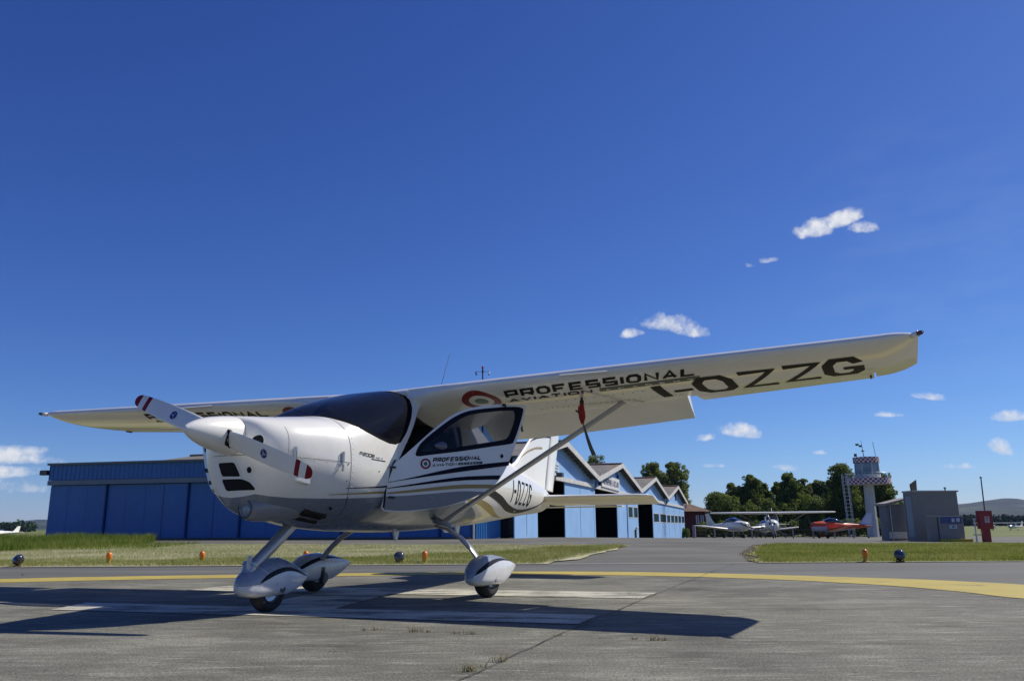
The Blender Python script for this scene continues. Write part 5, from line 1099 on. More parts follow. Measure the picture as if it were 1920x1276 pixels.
def door_(k, sa, sb, name='door_panel', lab=None, wins=None, mt=LBL, zz=None, y=-.08, nseam=3):
    g = [o for o in bpy.data.objects if o.name.startswith('gabled_hangar')]; g = sorted(g, key=lambda o: o.name)[k]
    xa, xb = (sa-k)*GW, (sb-k)*GW; gr = min(gz(*(E0+EV*sa)), gz(*(E0+EV*sb)))-.05; la = LZ[k]+(LZ[k+1]-LZ[k])*(sa-k)-.1; lb_ = LZ[k]+(LZ[k+1]-LZ[k])*(sb-k)-.1
    m = MB(); m.add([(xa, y, gr), (xb, y, gr), (xb, y, lb_), (xa, y, la), (xa, y+.06, gr), (xb, y+.06, gr), (xb, y+.06, lb_), (xa, y+.06, la)], [(0, 1, 2, 3), (7, 6, 5, 4), (0, 4, 5, 1), (1, 5, 6, 2), (3, 2, 6, 7), (0, 3, 7, 4)])
    o = m.build(name, mt, g); m = MB()
    for j in range(1, nseam): x = xa+(xb-xa)*j/nseam; m.box((x, y-.008, (gr+lb_)/2), (.03, .012, lb_-gr-.3))
    if nseam > 1: m.build('seam', mat('seam_blue', (.08, .16, .34), .6), o)
    if wins:
        n, wz0, wz1 = wins
        for j in range(n):
            w0 = xa+(xb-xa)*(j+.12)/n; w1 = xa+(xb-xa)*(j+.88)/n; m = MB(); m.box(((w0+w1)/2, y-.012, (wz0+wz1)/2), (w1-w0, .02, wz1-wz0)); fr = m.build('window', TRIM, o); m = MB(); m.box(((w0+w1)/2, y-.026, (wz0+wz1)/2), (w1-w0-.16, .012, wz1-wz0-.16)); m.build('pane', WIN_, fr)
    return o
sf = sfrac
door_(0, 0.0, sf(1006), nseam=2); door_(0, sf(1058), .998, nseam=2); door_(1, 1.002, sf(1115.5), nseam=1)
door_(1, sf(1157), 1.998, nseam=2, wins=None); door_(2, 2.002, sf(1190.5), nseam=1)
door_(1, sf(1175), 1.99, nseam=1, wins=(2, 1.25, 2.3), y=-.16)
door_(2, sf(1224), 2.998, nseam=1, wins=(2, .9, 1.9)); door_(3, 3.002, sf(1241), nseam=2, wins=(2, .9, 1.9)); door_(3, sf(1241.5), 3.97, nseam=4, wins=(6, .85, 1.85))
gs = sorted([o for o in bpy.data.objects if o.name.startswith('gabled_hangar')], key=lambda o: o.name)
m = MB(); xa, xb = (sf(1124)-1)*GW, (sf(1158)-1)*GW; m.add([(xa, -.30, 3.52), (xb, -.30, 3.40), (xb, -.30, 4.36), (xa, -.30, 4.50), (xa, -.22, 3.52), (xb, -.22, 3.40), (xb, -.22, 4.36), (xa, -.22, 4.50)], [(0, 1, 2, 3), (0, 4, 5, 1), (3, 2, 6, 7), (1, 5, 6, 2), (0, 3, 7, 4)]); sgn = m.build('signboard', mat('sign_white', (.62, .62, .60), .6), gs[1])
tx = []; 
for q in word('AUTOSPERIES & OZZANO', xa+.5, 0, xb-xa-1.0, .48, .085, 0, .3): tx.append([(v.x, -.312, 3.74+v.y-(v.x-xa)*.015) for v in q])
m = MB()
for i, q in enumerate(tx): m.add([(a, b-.0004*(i % 5), c) for a, b, c in q], [(0, 1, 2, 3)])
m.build('sign_lettering', mat('sign_ink', (.04, .05, .12), .6), sgn)
m = MB(); x0 = (sf(1036)-0)*GW; x1 = (sf(1048))*GW; m.box(((x0+x1)/2, -.05, 4.05), (x1-x0, .06, .85)); s1 = m.build('signboard', mat('sign_pale', (.5, .58, .66), .6), gs[0])
m = MB()
for j in range(3): m.box(((x0+x1)/2, -.09, 4.28-j*.18), ((x1-x0)*(.8-.15*j), .012, .05))
m.build('sign_lettering', mat('sign_grey_ink', (.12, .14, .18), .6), s1)
m = MB(); m.lathe([(.3, 0), (.3, .05)], (GW*.5, -.06, 4.85), 'y', 16); m.box((GW*.53, -.04, 4.6), (.35, .05, .5)); m.build('gable_vent', BLK, gs[1]); m = MB(); m.box((GW*.55, -.04, 4.3), (.9, .05, 1.2)); m.build('gable_opening', BLK, gs[3])
m = MB()
for i, s in enumerate((sf(1037),)): m.box((s*GW, -.5, 3.65), (.5, .35, .25)); m.tube([(s*GW, -.5, 3.75), (s*GW, 0, 3.85)], .03, 6)
m.build('wall_lamp', DMETAL, gs[0])
# person standing in the shade of the second hangar doorway
def skin(name, V, E, rad, m, parent, sub=1):
    me = bpy.data.meshes.new(name); me.from_pydata(V, E, []); o = link(bpy.data.objects.new(name, me), parent); md = o.modifiers.new('s', 'SKIN'); sv = me.skin_vertices[0].data
    for i, r in enumerate(rad): sv[i].radius = (r, r) if not isinstance(r, tuple) else r
    sv[0].use_root = True; sb = o.modifiers.new('u', 'SUBSURF'); sb.levels = sub; sb.render_levels = sub; me.materials.append(m); md.use_smooth_shade = True; return o
pp = E0+EV*sf(1139)+Vector((-.949, .314))*1.2
per = empty('person', (pp.x, pp.y, gz(pp.x, pp.y)), R(20)); tag(per, 'person in dark clothes standing in the shaded doorway of the signed hangar', 'person')
V = [(0,0,.95),(0,0,1.15),(0,.0,1.40),(0,0,1.50),(0,-.01,1.58),(0,-.015,1.68),(.17,0,1.40),(.22,.02,1.14),(.21,-.06,.90),(.21,-.08,.80),(-.17,0,1.40),(-.23,.02,1.14),(-.22,-.04,.90),(-.22,-.05,.80),(.09,0,.90),(.10,-.01,.50),(.10,.02,.09),(.11,-.13,.04),(-.09,0,.90),(-.11,.0,.50),(-.11,.03,.09),(-.13,-.12,.04)]
Ed = [(0,1),(1,2),(2,3),(3,4),(4,5),(2,6),(6,7),(7,8),(8,9),(2,10),(10,11),(11,12),(12,13),(0,14),(14,15),(15,16),(16,17),(0,18),(18,19),(19,20),(20,21)]
rd = [(.14,.11),(.13,.10),(.15,.10),.055,.085,.075,.06,.048,.036,.03,.06,.048,.036,.03,.085,.062,.045,.04,.085,.062,.045,.04]
skin('body', V, Ed, rd, mat('dark_clothes', (.03, .03, .04), .8), per, 2)
m = MB(); m.lathe([(.001, 1.785), (.05, 1.775), (.085, 1.73), (.096, 1.67), (.088, 1.61), (.07, 1.565), (.045, 1.545), (.001, 1.54)], (0, -.015, 0), n=18); hdm = m.build('head', mat('skin_tone', (.35, .2, .14), .6), per, True)
m = MB(); m.lathe([(.001, 1.80), (.06, 1.79), (.094, 1.745), (.103, 1.69)], (0, .005, 0), n=18); m.build('hair', mat('dark_hair', (.02, .015, .01), .7), per, True)
m = MB()
for s in (-1, 1): m.tube([(.035*s, -.108, 1.68), (.035*s, -.112, 1.68)], .012, 8)
m.tube([(0, -.105, 1.67), (0, -.128, 1.64)], [.01, .014], 8); m.tube([(-.025, -.098, 1.605), (.025, -.098, 1.605)], .006, 6); m.build('face', mat('face_features', (.15, .06, .05), .6), per)
# ------------------------------------------------------------------ lamp mast rising behind the wing
b = at(905, 700, 60); mast = empty('beacon_mast', (b.x, 60, gz(b.x, 60))); tag(mast, 'tall mast with red beacon and two drooping arms showing above the wing', 'mast')
zt_ = at(905, 690, 60).z-gz(b.x, 60); m = MB(); m.tube([(0, 0, 0), (0, 0, zt_)], [.10, .05], 10); m.build('pole', DMETAL, mast)
m = MB(); m.lathe([(.001, .17), (.06, .15), (.09, .08), (.08, 0), (.05, -.03)], (0, 0, zt_), n=14); m.build('beacon_lamp', mat('beacon_red', (.35, .012, .012), .3), mast, True)
m = MB(); m.tube([(-.52, 0, zt_-.26), (.52, 0, zt_-.26)], .018, 6); m.lathe([(.07, -.35), (.07, -.12)], (0, 0, zt_), n=10); m.build('cross_arm', DMETAL, mast)
for s in (-1, 1): m = MB(); m.tube([(.52*s, 0, zt_-.24), (.50*s, 0, zt_-.40), (.44*s, 0, zt_-.52)], [.035, .05, .06], 8); m.build('arm_lamp', DMETAL, mast, True)
# ------------------------------------------------------------------ right side: fuel kiosk group
SH = noisy('shelter_grey', (.21, .20, .175), (.25, .24, .21), 1.5, .6); KY = at(1755, 1000, 38); 
def placed(name, u, v, Y, rz, lab, cat, group=None): p = at(u, v, Y); o = empty(name, (p.x, Y, gz(p.x, Y)), rz); tag(o, lab, cat, group); return o
k = placed('equipment_shelter', 1763, 1000, 38, R(4), 'large grey box shelter with solar panel on its roof', 'shelter'); kz = at(1755, 921, 38).z-k.location.z
m = MB(); m.box((-.02, .45, kz/2), (2.12, .8, kz)); m.build('cabinet_body', SH, k, bevel=.02)
m = MB(); m.box((-.0, .45, kz+.02), (2.20, .92, .07)); m.build('roof', noisy('shelter_roof', (.34, .34, .33), (.42, .42, .40), 2, .6), k, bevel=.01)
m = MB(); 
for x in (-1.085,): m.box((x, .42, kz/2), (.02, .5, kz-.4)); m.box((x-.01, .78, kz/2), (.03, .04, kz-.2))
m.build('door', noisy('shelter_door', (.27, .29, .31), (.31, .33, .35), 2, .5), k)
sp_ = kz+at(1720, 902, 38).z-at(1720, 925, 38).z; m = MB(); Q = [(-1.10, .05, kz+.03), (-.60, .45, kz+.03), (-.58, .45, sp_), (-1.12, .05, sp_-.22)]; m.add(Q+[(x-.02, y+.04, z) for x, y, z in Q], [(0, 1, 2, 3), (7, 6, 5, 4), (0, 4, 5, 1), (1, 5, 6, 2), (2, 6, 7, 3), (3, 7, 4, 0)]); m.build('solar_panel', mat('solar_dark', (.012, .013, .016), .7, spec=.2), k)
m = MB(); m.lathe([(.03, 0), (.03, .12), (.06, .13), (.055, .17), (.001, .18)], (.78, .5, kz+.04), n=12); m.build('roof_vent', DMETAL, k)
c = placed('fuel_dispenser', 1785, 1006, 36.4, R(2), 'grey fuel dispenser cabinet with blue and white control panel', 'fuel pump'); 
cz = at(1785, 967, 36.4).z-c.location.z; m = MB(); m.box((.04, .25, cz/2), (1.10, .5, cz)); m.build('cabinet_body', noisy('dispenser_grey', (.2, .2, .19), (.24, .24, .23), 3, .5), c, bevel=.02)
m = MB(); m.box((.05, -.012, cz-.17), (.92, .02, .27)); cp = m.build('control_panel', mat('panel_blue', (.04, .08, .20), .4), c); m = MB(); m.box((.12, -.028, cz-.17), (.13, .01, .16)); m.box((.34, -.028, cz-.16), (.16, .01, .16)); m.build('dial', mat('dial_white', (.5, .55, .62), .3), cp)
m = MB(); m.box((.10, -.012, cz-.45), (.34, .015, .15)); pl = m.build('notice', mat('notice_white', (.5, .54, .58), .4), c); m = MB(); m.lathe([(.05, 0), (.001, -.004)], (.10, -.022, cz-.45), 'y', 16); m.box((.16, -.023, cz-.45), (.12, .004, .03)); m.build('notice_emblem', mat('emblem_blue', (.04, .16, .4), .4), pl)
m = MB(); m.box((-.72, .2, .55), (.36, .3, 1.1)); m.build('side_cabinet', SH, c, bevel=.02); m = MB(); m.box((.1, -.05, .05), (1.35, .2, .13)); m.box((.75, .15, .05), (.34, .3, .14)); m.build('yellow_plinth', mat('plinth_yellow', (.42, .34, .02), .7), c, bevel=.015)
a_ = placed('pump_house', 1688, 1000, 39.5, R(6), 'small grey pump house with sloping roof left of the shelter', 'pump house'); hz_ = at(1690, 945, 39.5).z-a_.location.z
m = MB(); m.box((.0, .5, hz_/2), (.90, .7, hz_)); m.build('wall', noisy('pump_wall', (.14, .15, .16), (.19, .2, .21), 1.5, .7), a_)
m = MB(); m.add([(-.58, .0, hz_-.05), (.62, .0, hz_+.22), (.62, .95, hz_+.22), (-.58, .95, hz_-.05), (-.58, .0, hz_+.05), (.62, .0, hz_+.32), (.62, .95, hz_+.32), (-.58, .95, hz_+.05)], [(0, 1, 2, 3), (7, 6, 5, 4), (0, 4, 5, 1), (1, 5, 6, 2), (2, 6, 7, 3), (3, 7, 4, 0)]); m.build('roof', noisy('pump_roof', (.25, .22, .2), (.34, .3, .28), 2, .8), a_)
m = MB(); m.tube([(.34, -.1, 0), (.34, -.1, hz_+.1)], .035, 8); m.tube([(-.3, .12, 0), (-.3, .12, hz_)], .02, 8); m.box((.0, .145, .25), (.9, .02, .3)); m.build('post', TRIM, a_)
rr_ = placed('red_cabinet', 1853, 1010, 35.5, R(-3), 'red fire equipment cabinet on a red pedestal with white notice', 'fire cabinet'); rz_ = at(1853, 957, 35.5).z-rr_.location.z; RED = noisy('red_paint', (.24, .010, .012), (.30, .015, .018), 4, .4)
m = MB(); m.box((0, .12, .28), (.30, .2, .60)); m.build('pedestal', RED, rr_, bevel=.01); m = MB(); m.box((0.0, .1, rz_-.37), (.54, .3, .76)); m.build('cabinet_box', RED, rr_, bevel=.015)
m = MB(); m.box((.03, -.056, rz_-.36), (.20, .01, .26)); no = m.build('notice', mat('notice_pink', (.5, .42, .44), .5), rr_); m = MB(); m.box((.03, -.064, rz_-.30), (.12, .004, .05)); m.box((.03, -.064, rz_-.40), (.14, .004, .02)); m.build('notice_text', mat('notice_ink', (.3, .03, .05), .5), no)
tp = placed('leaning_pole', 1852, 1005, 36.6, 0, 'tall thin dark pole rising behind the red cabinet', 'pole'); ph = at(1839, 895, 36.6); m = MB(); q0 = tp.location; m.tube([(0, 0, 0), (ph.x-q0.x, 0, ph.z-q0.z)], [.035, .025], 10); m.lathe([(.05, 0), (.05, .05), (.03, .07), (.001, .08)], (ph.x-q0.x, 0, ph.z-q0.z-.02), n=12); m.build('pole_shaft', mat('pole_grey', (.10, .11, .13), .5, .3), tp, True, 40)
wf_ = placed('white_rack', 1836, 1010, 35.8, R(-8), 'white metal rack standing against the red cabinet', 'rack'); wz_ = at(1836, 971, 35.8).z-wf_.location.z; m = MB(); m.tube([(-.1, 0, 0), (-.1, 0, wz_)], .03, 8); m.tube([(.12, .05, .3), (.12, .05, wz_)], .02, 8); m.box((.06, .0, wz_-.02), (.42, .12, .05)); m.box((.1, .02, .30), (.5, .25, .05)); m.build('rack_frame', WDEC, wf_)
# ------------------------------------------------------------------ control tower
tw = placed('control_tower', 1637, 995, 117, 0, 'airfield control tower with red and white chequered parapets', 'control tower'); tb = tw.location; Zt = lambda v: at(1630, v, 117).z-tb.z
CH = mat('red_white_chequer', (.5, .5, .5), .6); ck = CH.node_tree.nodes.new('ShaderNodeTexChecker'); ck.inputs['Color1'].default_value = (.22, .015, .025, 1); ck.inputs['Color2'].default_value = (.62, .60, .60, 1); ck.inputs['Scale'].default_value = 1
uvx = CH.node_tree.nodes.new('ShaderNodeTexCoord'); sx = CH.node_tree.nodes.new('ShaderNodeSeparateXYZ'); CH.node_tree.links.new(uvx.outputs['Object'], sx.inputs[0])
an = mm(CH, 'MULTIPLY', mm(CH, 'ARCTAN2', sx.outputs['Y'], sx.outputs['X']), 56/(2*math.pi)); cx_ = CH.node_tree.nodes.new('ShaderNodeCombineXYZ'); CH.node_tree.links.new(an, cx_.inputs['X']); CH.node_tree.links.new(mm(CH, 'ADD', mm(CH, 'MULTIPLY', sx.outputs['Z'], 3.6), .37), cx_.inputs['Y']); cx_.inputs['Z'].default_value = .5; CH.node_tree.links.new(cx_.outputs[0], ck.inputs['Vector']); base(CH, ck.outputs['Color'])
TC = noisy('tower_concrete', (.42, .43, .42), (.5, .5, .49), 1, .7)
zd, zc_, zw, zp, zr_ = Zt(908), Zt(897), Zt(889), Zt(866), Zt(857)
m = MB(); m.lathe([(.80, 0), (.78, 2.6), (.72, 2.62), (.70, zd)], n=10); m.build('shaft', TC, tw, True, 30)
m = MB(); m.lathe([(.70, zd-.05), (2.2, zd), (2.95, zd+.12)], n=40); m.lathe([(2.95, zc_), (.5, zc_)], n=40); m.build('deck', TC, tw, True, 30)
m = MB(); m.lathe([(2.98, zd+.02), (2.98, zc_+.05), (2.9, zc_+.05), (2.9, zd+.1)], n=48); m.build('deck_parapet', CH, tw)
m = MB(); m.lathe([(1.72, zc_), (1.72, zw)], n=16); m.build('cab_wall', TC, tw)
m = MB(); m.lathe([(1.66, zw), (1.60, zp)], n=8); m.build('cab_glazing', glassmix('cab_glass', (.16, .22, .24), .7, .1), tw)
m = MB()
for i in range(8): a = 2*math.pi*i/8; m.tube([(1.68*math.cos(a), 1.68*math.sin(a), zw), (1.62*math.cos(a), 1.62*math.sin(a), zp)], .09, 6)
m.build('mullions', TC, tw); m = MB(); m.lathe([(1.75, zp-.1), (1.75, zr_), (.01, zr_+.1)], n=16); m.lathe([(1.75, zp-.08), (.01, zp-.08)], n=16); 
CH2 = CH.copy()
for nn_ in CH2.node_tree.nodes:
    if nn_.type == 'MATH' and abs(nn_.inputs[1].default_value-56/(2*math.pi)) < .01: nn_.inputs[1].default_value = 36/(2*math.pi)
m.build('cab_roof', CH2, tw)
m = MB(); m.lathe([(.6, zw), (.6, zw+.9), (.01, zw+.9)], n=10); m.build('console', DMETAL, tw)
m = MB(); m.tube([(-.25, 0, zr_), (-.45, 0, zr_+2.4)], [.06, .02], 6); m.lathe([(.2, 0), (.25, .1), (.1, .16)], (-.33, 0, zr_+.85), n=10); m.lathe([(.22, -.12), (.25, .12), (.1, .15)], (-1.05, 0, zr_+1.8), n=10); m.lathe([(.2, -.12), (.22, .12)], (-.6, 0, zr_+1.6), n=10); m.tube([(-1.05, 0, zr_+1.75), (-.4, 0, zr_+1.65)], .03, 5); m.tube([(1.45, 0, zr_), (1.22, 0, zr_+2.2)], .035, 5); m.lathe([(.22, -.1), (.2, .3)], (-1.55, -.3, zr_+.2), n=8); m.build('antenna_array', DMETAL, tw)
m = MB()
for i in range(24):
    a0, a1 = 2*math.pi*i/24, 2*math.pi*(i+1)/24; m.tube([(2.95*math.cos(a0), 2.95*math.sin(a0), zc_+.75), (2.95*math.cos(a1), 2.95*math.sin(a1), zc_+.75)], .03, 5); m.tube([(2.95*math.cos(a0), 2.95*math.sin(a0), zc_), (2.95*math.cos(a0), 2.95*math.sin(a0), zc_+.75)], .025, 5)
m.build('railing', METAL, tw)
lm = placed('lattice_mast', 1597, 995, 112, 0, 'slender white lattice mast beside the control tower', 'lattice mast'); lhh = at(1592, 888, 112).z-lm.location.z; m = MB()
for sx_ in (-.35, .35):
    for sy_ in (-.2, .2): m.tube([(sx_, sy_, 0), (sx_-.25, sy_, lhh)], .045, 5)
for i in range(16): z = lhh*(i+1)/17; m.box((-.25*z/lhh, 0, z), (1.0, .06, .07)); m.box((-.25*z/lhh, 0, z), (.06, .5, .05))
m.build('lattice', noisy('galvanised', (.38, .40, .42), (.5, .52, .54), 2, .5), lm)
# ------------------------------------------------------------------ brick house and fence
hs_ = placed('brick_house', 1290, 998, 132, R(12), 'dark red brick house with low hipped tile roof beyond the hangars', 'house'); hb_ = hs_.location
wallh = at(1300, 958, 132).z-hb_.z; m = MB(); m.box((-1.2, 3.5, wallh/2), (8.4, 7, wallh)); BR = noisy('red_brick', (.10, .022, .018), (.15, .04, .03), 2, .9); m.build('wall', BR, hs_)
m = MB(); A = [(-6.2, -.9), (3.8, -.9), (3.8, 7.9), (-6.2, 7.9)]; rz2 = at(1280, 937, 132).z-hb_.z; m.add([(x, y, wallh) for x, y in A]+[(-3.6, 3.5, rz2), (.6, 3.5, rz2)], [(0, 1, 5, 4), (1, 2, 5), (2, 3, 4, 5), (3, 0, 4), (3, 2, 1, 0)]); m.box((.2, 3.0, rz2-.3), (.8, .8, 1.2)); m.build('roof', noisy('brown_tiles', (.10, .06, .04), (.2, .12, .08), 1.5, .9), hs_)
m = MB(); 
for x in (1.7, 2.5): m.box((x, -.03, wallh-1.25), (.5, .06, 1.3)); 
m.build('window', WDEC, hs_); m = MB()
for x in (1.7, 2.5): m.box((x, -.07, wallh-1.2), (.22, .03, 1.1))
m.build('pane', WIN_, hs_)
fe = empty('post_fence', (at(1410, 1000, 84).x, 84, gz(28, 84)), 0); tag(fe, 'low fence of pale posts and dark rails behind the parked aircraft', 'fence'); m = MB()
fx = [at(u, 1000, 84).x-fe.location.x for u in (1302, 1340, 1375, 1410, 1450, 1487, 1525, 1565, 1600)]
for x in fx: m = MB(); m.tube([(x, 0, -.1), (x, 0, .95)], .07, 8); m.build('fence_post', noisy('post_paint', (.28, .28, .28), (.36, .36, .35), 5, .7), fe)
m = MB(); 
for z in (.45, .85): m.box(((fx[0]+fx[-1])/2, 0, z), (fx[-1]-fx[0], .05, .06))
m.build('rails', SOFF, fe)
tp2 = placed('pale_post', 1302, 1003, 76, 0, 'thick pale concrete post left of the small low-wing aircraft', 'post'); m = MB(); m.tube([(0, 0, -.1), (0, 0, 1.15)], .14, 10); m.build('post_shaft', noisy('post_concrete', (.25, .25, .26), (.34, .34, .34), 5, .8), tp2)
hy = placed('hydrant_post', 1192, 1003, 66, 0, 'short yellow-green post with white knob beside a hangar doorway', 'post'); m = MB(); m.tube([(0, 0, 0), (0, 0, .62)], .09, 10); m.build('post_shaft', mat('moss_yellow', (.14, .12, .03), .8), hy); m = MB(); m.lathe([(.001, .0), (.10, .05), (.1, .15), (.001, .2)], (.1, 0, .62), n=12); m.build('post_knob', WDEC, hy, True)
# ------------------------------------------------------------------ small aircraft
def body(name, st, mt, par, n=20, split=None):
    vs = []; 
    for (x, zc, ry, rz) in st:
        for k in range(n): t = 2*math.pi*k/n; vs.append((x, ry*math.copysign(abs(math.cos(t))**.85, math.cos(t)), zc+rz*math.copysign(abs(math.sin(t))**.9, math.sin(t))))
    S = len(st); f = [(i*n+k, i*n+(k+1) % n, (i+1)*n+(k+1) % n, (i+1)*n+k) for i in range(S-1) for k in range(n)]+[tuple(range(n)), tuple((S-1)*n+k for k in range(n))]
    mi = [0]*len(f)
    if split: 
        for i, q in enumerate(f): c = sum((Vector(vs[j]) for j in q), Vector())/len(q); mi[i] = split(c)
    return mesh_ob(name, vs, f, mt, par, True, midx=mi, sharp=50)
def small_plane(name, loc, rz, lab, high=True, span=9.6, Lg=6.6, mats_=None, tail_w=None, pants=False, taildrag=False, canopy=None, grp=None, prop=70):
    o = empty(name, loc, rz); tag(o, lab, 'aircraft', grp); bm_, sm_ = mats_ or (WHITE, WHITE); k = Lg/6.6
    st = [(.1*k, 1.0, .05, .05), (.16*k, 1.0, .22, .22), (.22*k, 1.02, .36, .30), (.5*k, 1.0, .47, .40), (1.1*k, 1.0, .54, .46), (1.5*k, 1.02, .58, .47), (2.6*k, 1.02, .56, .46), (3.3*k, 1.0, .40, .34), (4.6*k, 1.02, .22, .22), (6.3*k, 1.05, .06, .10)]
    body('fuselage', st, [bm_, sm_], o, split=(lambda c: 1 if c.z < .95-.05*(c.x-1) else 0))
    cz = 1.35
    if high: body('cabin_glass', [(1.15*k, 1.25, .40, .12), (1.6*k, 1.42, .50, .38), (2.0*k, 1.48, .50, .44), (2.9*k, 1.45, .46, .38), (3.6*k, 1.2, .3, .15)], GLASS_DARK, o)
    else: body('canopy', [(1.2*k, 1.30, .30, .08), (1.6*k, 1.40, .42, .22), (2.1*k, 1.45, .44, .32), (2.8*k, 1.40, .40, .26), (3.5*k, 1.25, .25, .10)], GLASS_DARK, o)
    zw_ = 1.98 if high else .72
    for s in (-1, 1):
        di = .03 if high else .35; w_ = slab('wing', [((1.55*k, s*(.0 if high else .3), zw_), (2.9*k, s*(.0 if high else .3), zw_-.02), .10, (0, 0, 1)), ((1.6*k, s*span/4, zw_+di*.5), (2.85*k, s*span/4, zw_+di*.5), .09, (0, 0, 1)), ((1.68*k, s*span/2*.97, zw_+di), (2.6*k, s*span/2*.97, zw_+di), .06, (0, 0, 1)), ((1.8*k, s*span/2, zw_+di), (2.4*k, s*span/2, zw_+di), .02, (0, 0, 1))], bm_, o, 10)
        m = MB(); m.lathe([(.05, 0), (.001, .08)], (1.72*k, s*span/2, zw_+di), 'x', 8); m.build('navigation_light', mat('nav_red', (.5, .05, .03), .3) if s < 0 else mat('nav_green', (.05, .5, .15), .3), w_)
        if high: m = MB(); m.tube([(2.2*k, s*.48, .72), (2.1*k, s*span*.27, zw_-.03)], .035, 6); m.build('wing_strut', LEG, o)
        slab('tailplane', [((5.5*k, s*.05, 1.08), (6.2*k, s*.05, 1.08), .03, (0, 0, 1)), ((5.6*k, s*1.35, 1.08), (6.15*k, s*1.35, 1.08), .02, (0, 0, 1))], tail_w or bm_, o, 8)
    slab('fin', [((5.0*k, 0, 1.1), (6.35*k, 0, 1.05), .04, (0, 1, 0)), ((5.5*k, 0, 1.6), (6.5*k, 0, 1.55), .03, (0, 1, 0)), ((6.0*k, 0, 2.45 if high else 2.15), (6.6*k, 0, 2.45 if high else 2.15), .025, (0, 1, 0))], tail_w or bm_, o, 8)
    m = MB(); m.lathe([(.01, -.12), (.07, -.04), (.11, .06), (.11, .14)], (.05, 0, 1.0), 'x', 14); m.build('spinner', bm_, o, True)
    m = MB(); a = R(prop)
    for q in (1, -1): m.tube([(.06, 0, 1.0), (.06, q*.4*math.cos(a), 1.0+q*.4*math.sin(a)), (.06, q*.85*math.cos(a), 1.0+q*.85*math.sin(a))], [.04, .075, .04], 8, flat=.25, up=(1, 0, 0)); 
    m.build('propeller', DMETAL if not high else PANTS, o, True)
    m = MB()
    for s in (-1, 1): m.tube([(.13*k, s*.17, 1.12), (.36*k, s*.17, 1.12)], .075, 10)
    m.build('air_intakes', BLK, o)
    wx = [(2.4*k, -.95), (2.4*k, .95)]+([(.75*k, 0)] if not taildrag else [])
    if taildrag: wx = [(1.3*k, -.95), (1.3*k, .95), (6.0*k, 0)]
    for x, y in wx:
        rr = .17 if x < 5 else .08; m = MB(); m.lathe([(.02, -.05), (rr*.6, -.06), (rr, -.035), (rr, .035), (rr*.6, .06), (.02, .05)], (x, y, rr), 'y', 18); m.build('wheel', RUBBER, o, True, 40); m = MB(); m.tube([(x, y*1.0, rr), (x+(.0 if y else .15), y*.4, .68 if x < 5 else .95)], .03, 6); m.build('gear_leg', LEG, o)
        if pants and y: body('wheel_fairing', [(x-.35, rr+.05, .02, .02), (x-.2, rr+.06, .09, .12), (x, rr+.07, .1, .13), (x+.5, rr+.08, .02, .03)], bm_, o, 10)
    return o
cw = at(1449, 1000, 66); small_plane('light_aircraft', (cw.x, 66, gz(cw.x, 66)), R(72.5), 'white high-wing aircraft facing the camera on the far apron', True, 9.8, 6.8)
lw = at(1404, 1000, 72); small_plane('light_aircraft', (lw.x, 72, gz(lw.x, 72)), R(112), 'small white low-wing aircraft parked left of the high-wing one', False, 8.0, 6.2, pants=False, prop=20)
RP = noisy('red_aircraft_paint', (.55, .075, .012), (.64, .10, .02), 2, .35); BP = noisy('blue_white_paint', (.40, .44, .58), (.5, .52, .6), 2, .35)
rp = at(1520, 1000, 82); small_plane('light_aircraft', (rp.x, 82, gz(rp.x, 82)), R(4), 'red and white low-wing aircraft standing in front of the tower', False, 7.5, 6.4, (RP, BP), BP, True, True).scale = (1, 1, 1.12)
bw = at(1452, 1000, 80); small_plane('light_aircraft', (bw.x+.3, 84, gz(bw.x, 84)), R(72), 'white low-wing aircraft half hidden behind the high-wing one', False, 6.6, 6.0, prop=5)
for (u, Y, rz, lab) in ((1868, 235, 100, 'distant white aircraft just left of the red cabinet'), (1893, 225, 30, 'distant white aircraft just right of the red cabinet')):
    p = at(u, 1000, Y); small_plane('light_aircraft', (p.x, Y, gz(p.x, Y)), R(rz), lab, True, 10, 7)
p = at(-8, 1000, 150); small_plane('light_aircraft', (p.x-1.5, 150, gz(p.x, 150)), R(75), 'white aircraft wing tip poking in over the grass at the far left', False, 11, 7)
# ------------------------------------------------------------------ trees
LEAFA = leafmat('leaf_dark', [(.055, .085, .016), (.12, .165, .03), (.23, .28, .055)], .5, .5, .6, 6)
LEAFB = leafmat('leaf_mid', [(.09, .12, .028), (.16, .20, .05), (.26, .30, .08)], .5, .5, .6, 6)
LEAFC = leafmat('leaf_bright', [(.05, .09, .012), (.10, .15, .02), (.17, .21, .03)], .5, .35, .6, 6)
BARK = noisy('bark', (.06, .045, .03), (.11, .09, .06), 6, .95)
def crown_mesh(cs, n, leaf, m, parent, name='crown'):
    """cs: ellipsoid clumps (x,y,z,rx,ry,rz)"""
    vol = np.array([c[3]*c[4]*c[5] for c in cs])**.67; idx = rng.choice(len(cs), n, p=vol/vol.sum()); C_ = np.array(cs)[idx]
    d = rng.normal(size=(n, 3)); d /= np.linalg.norm(d, axis=1)[:, None]; r = rng.uniform(.35, 1.0, n)**.45; r *= 1+.16*np.sin(d[:, 0]*7+idx)*np.sin(d[:, 2]*6+idx*2)
    P = C_[:, :3]+d*r[:, None]*C_[:, 3:]
    a = rng.normal(size=(n, 3)); a += d*.8; a /= np.linalg.norm(a, axis=1)[:, None]; t = np.cross(a, rng.normal(size=(n, 3))); t /= np.linalg.norm(t, axis=1)[:, None]; b = np.cross(a, t); s = leaf*rng.uniform(.5, 1.3, n)[:, None]
    V = np.stack([P-t*s*.5, P+b*s*.32, P+t*s*.5, P-b*s*.32], 1); return np_mesh(name, V.reshape(-1, 3), 4, m, parent)
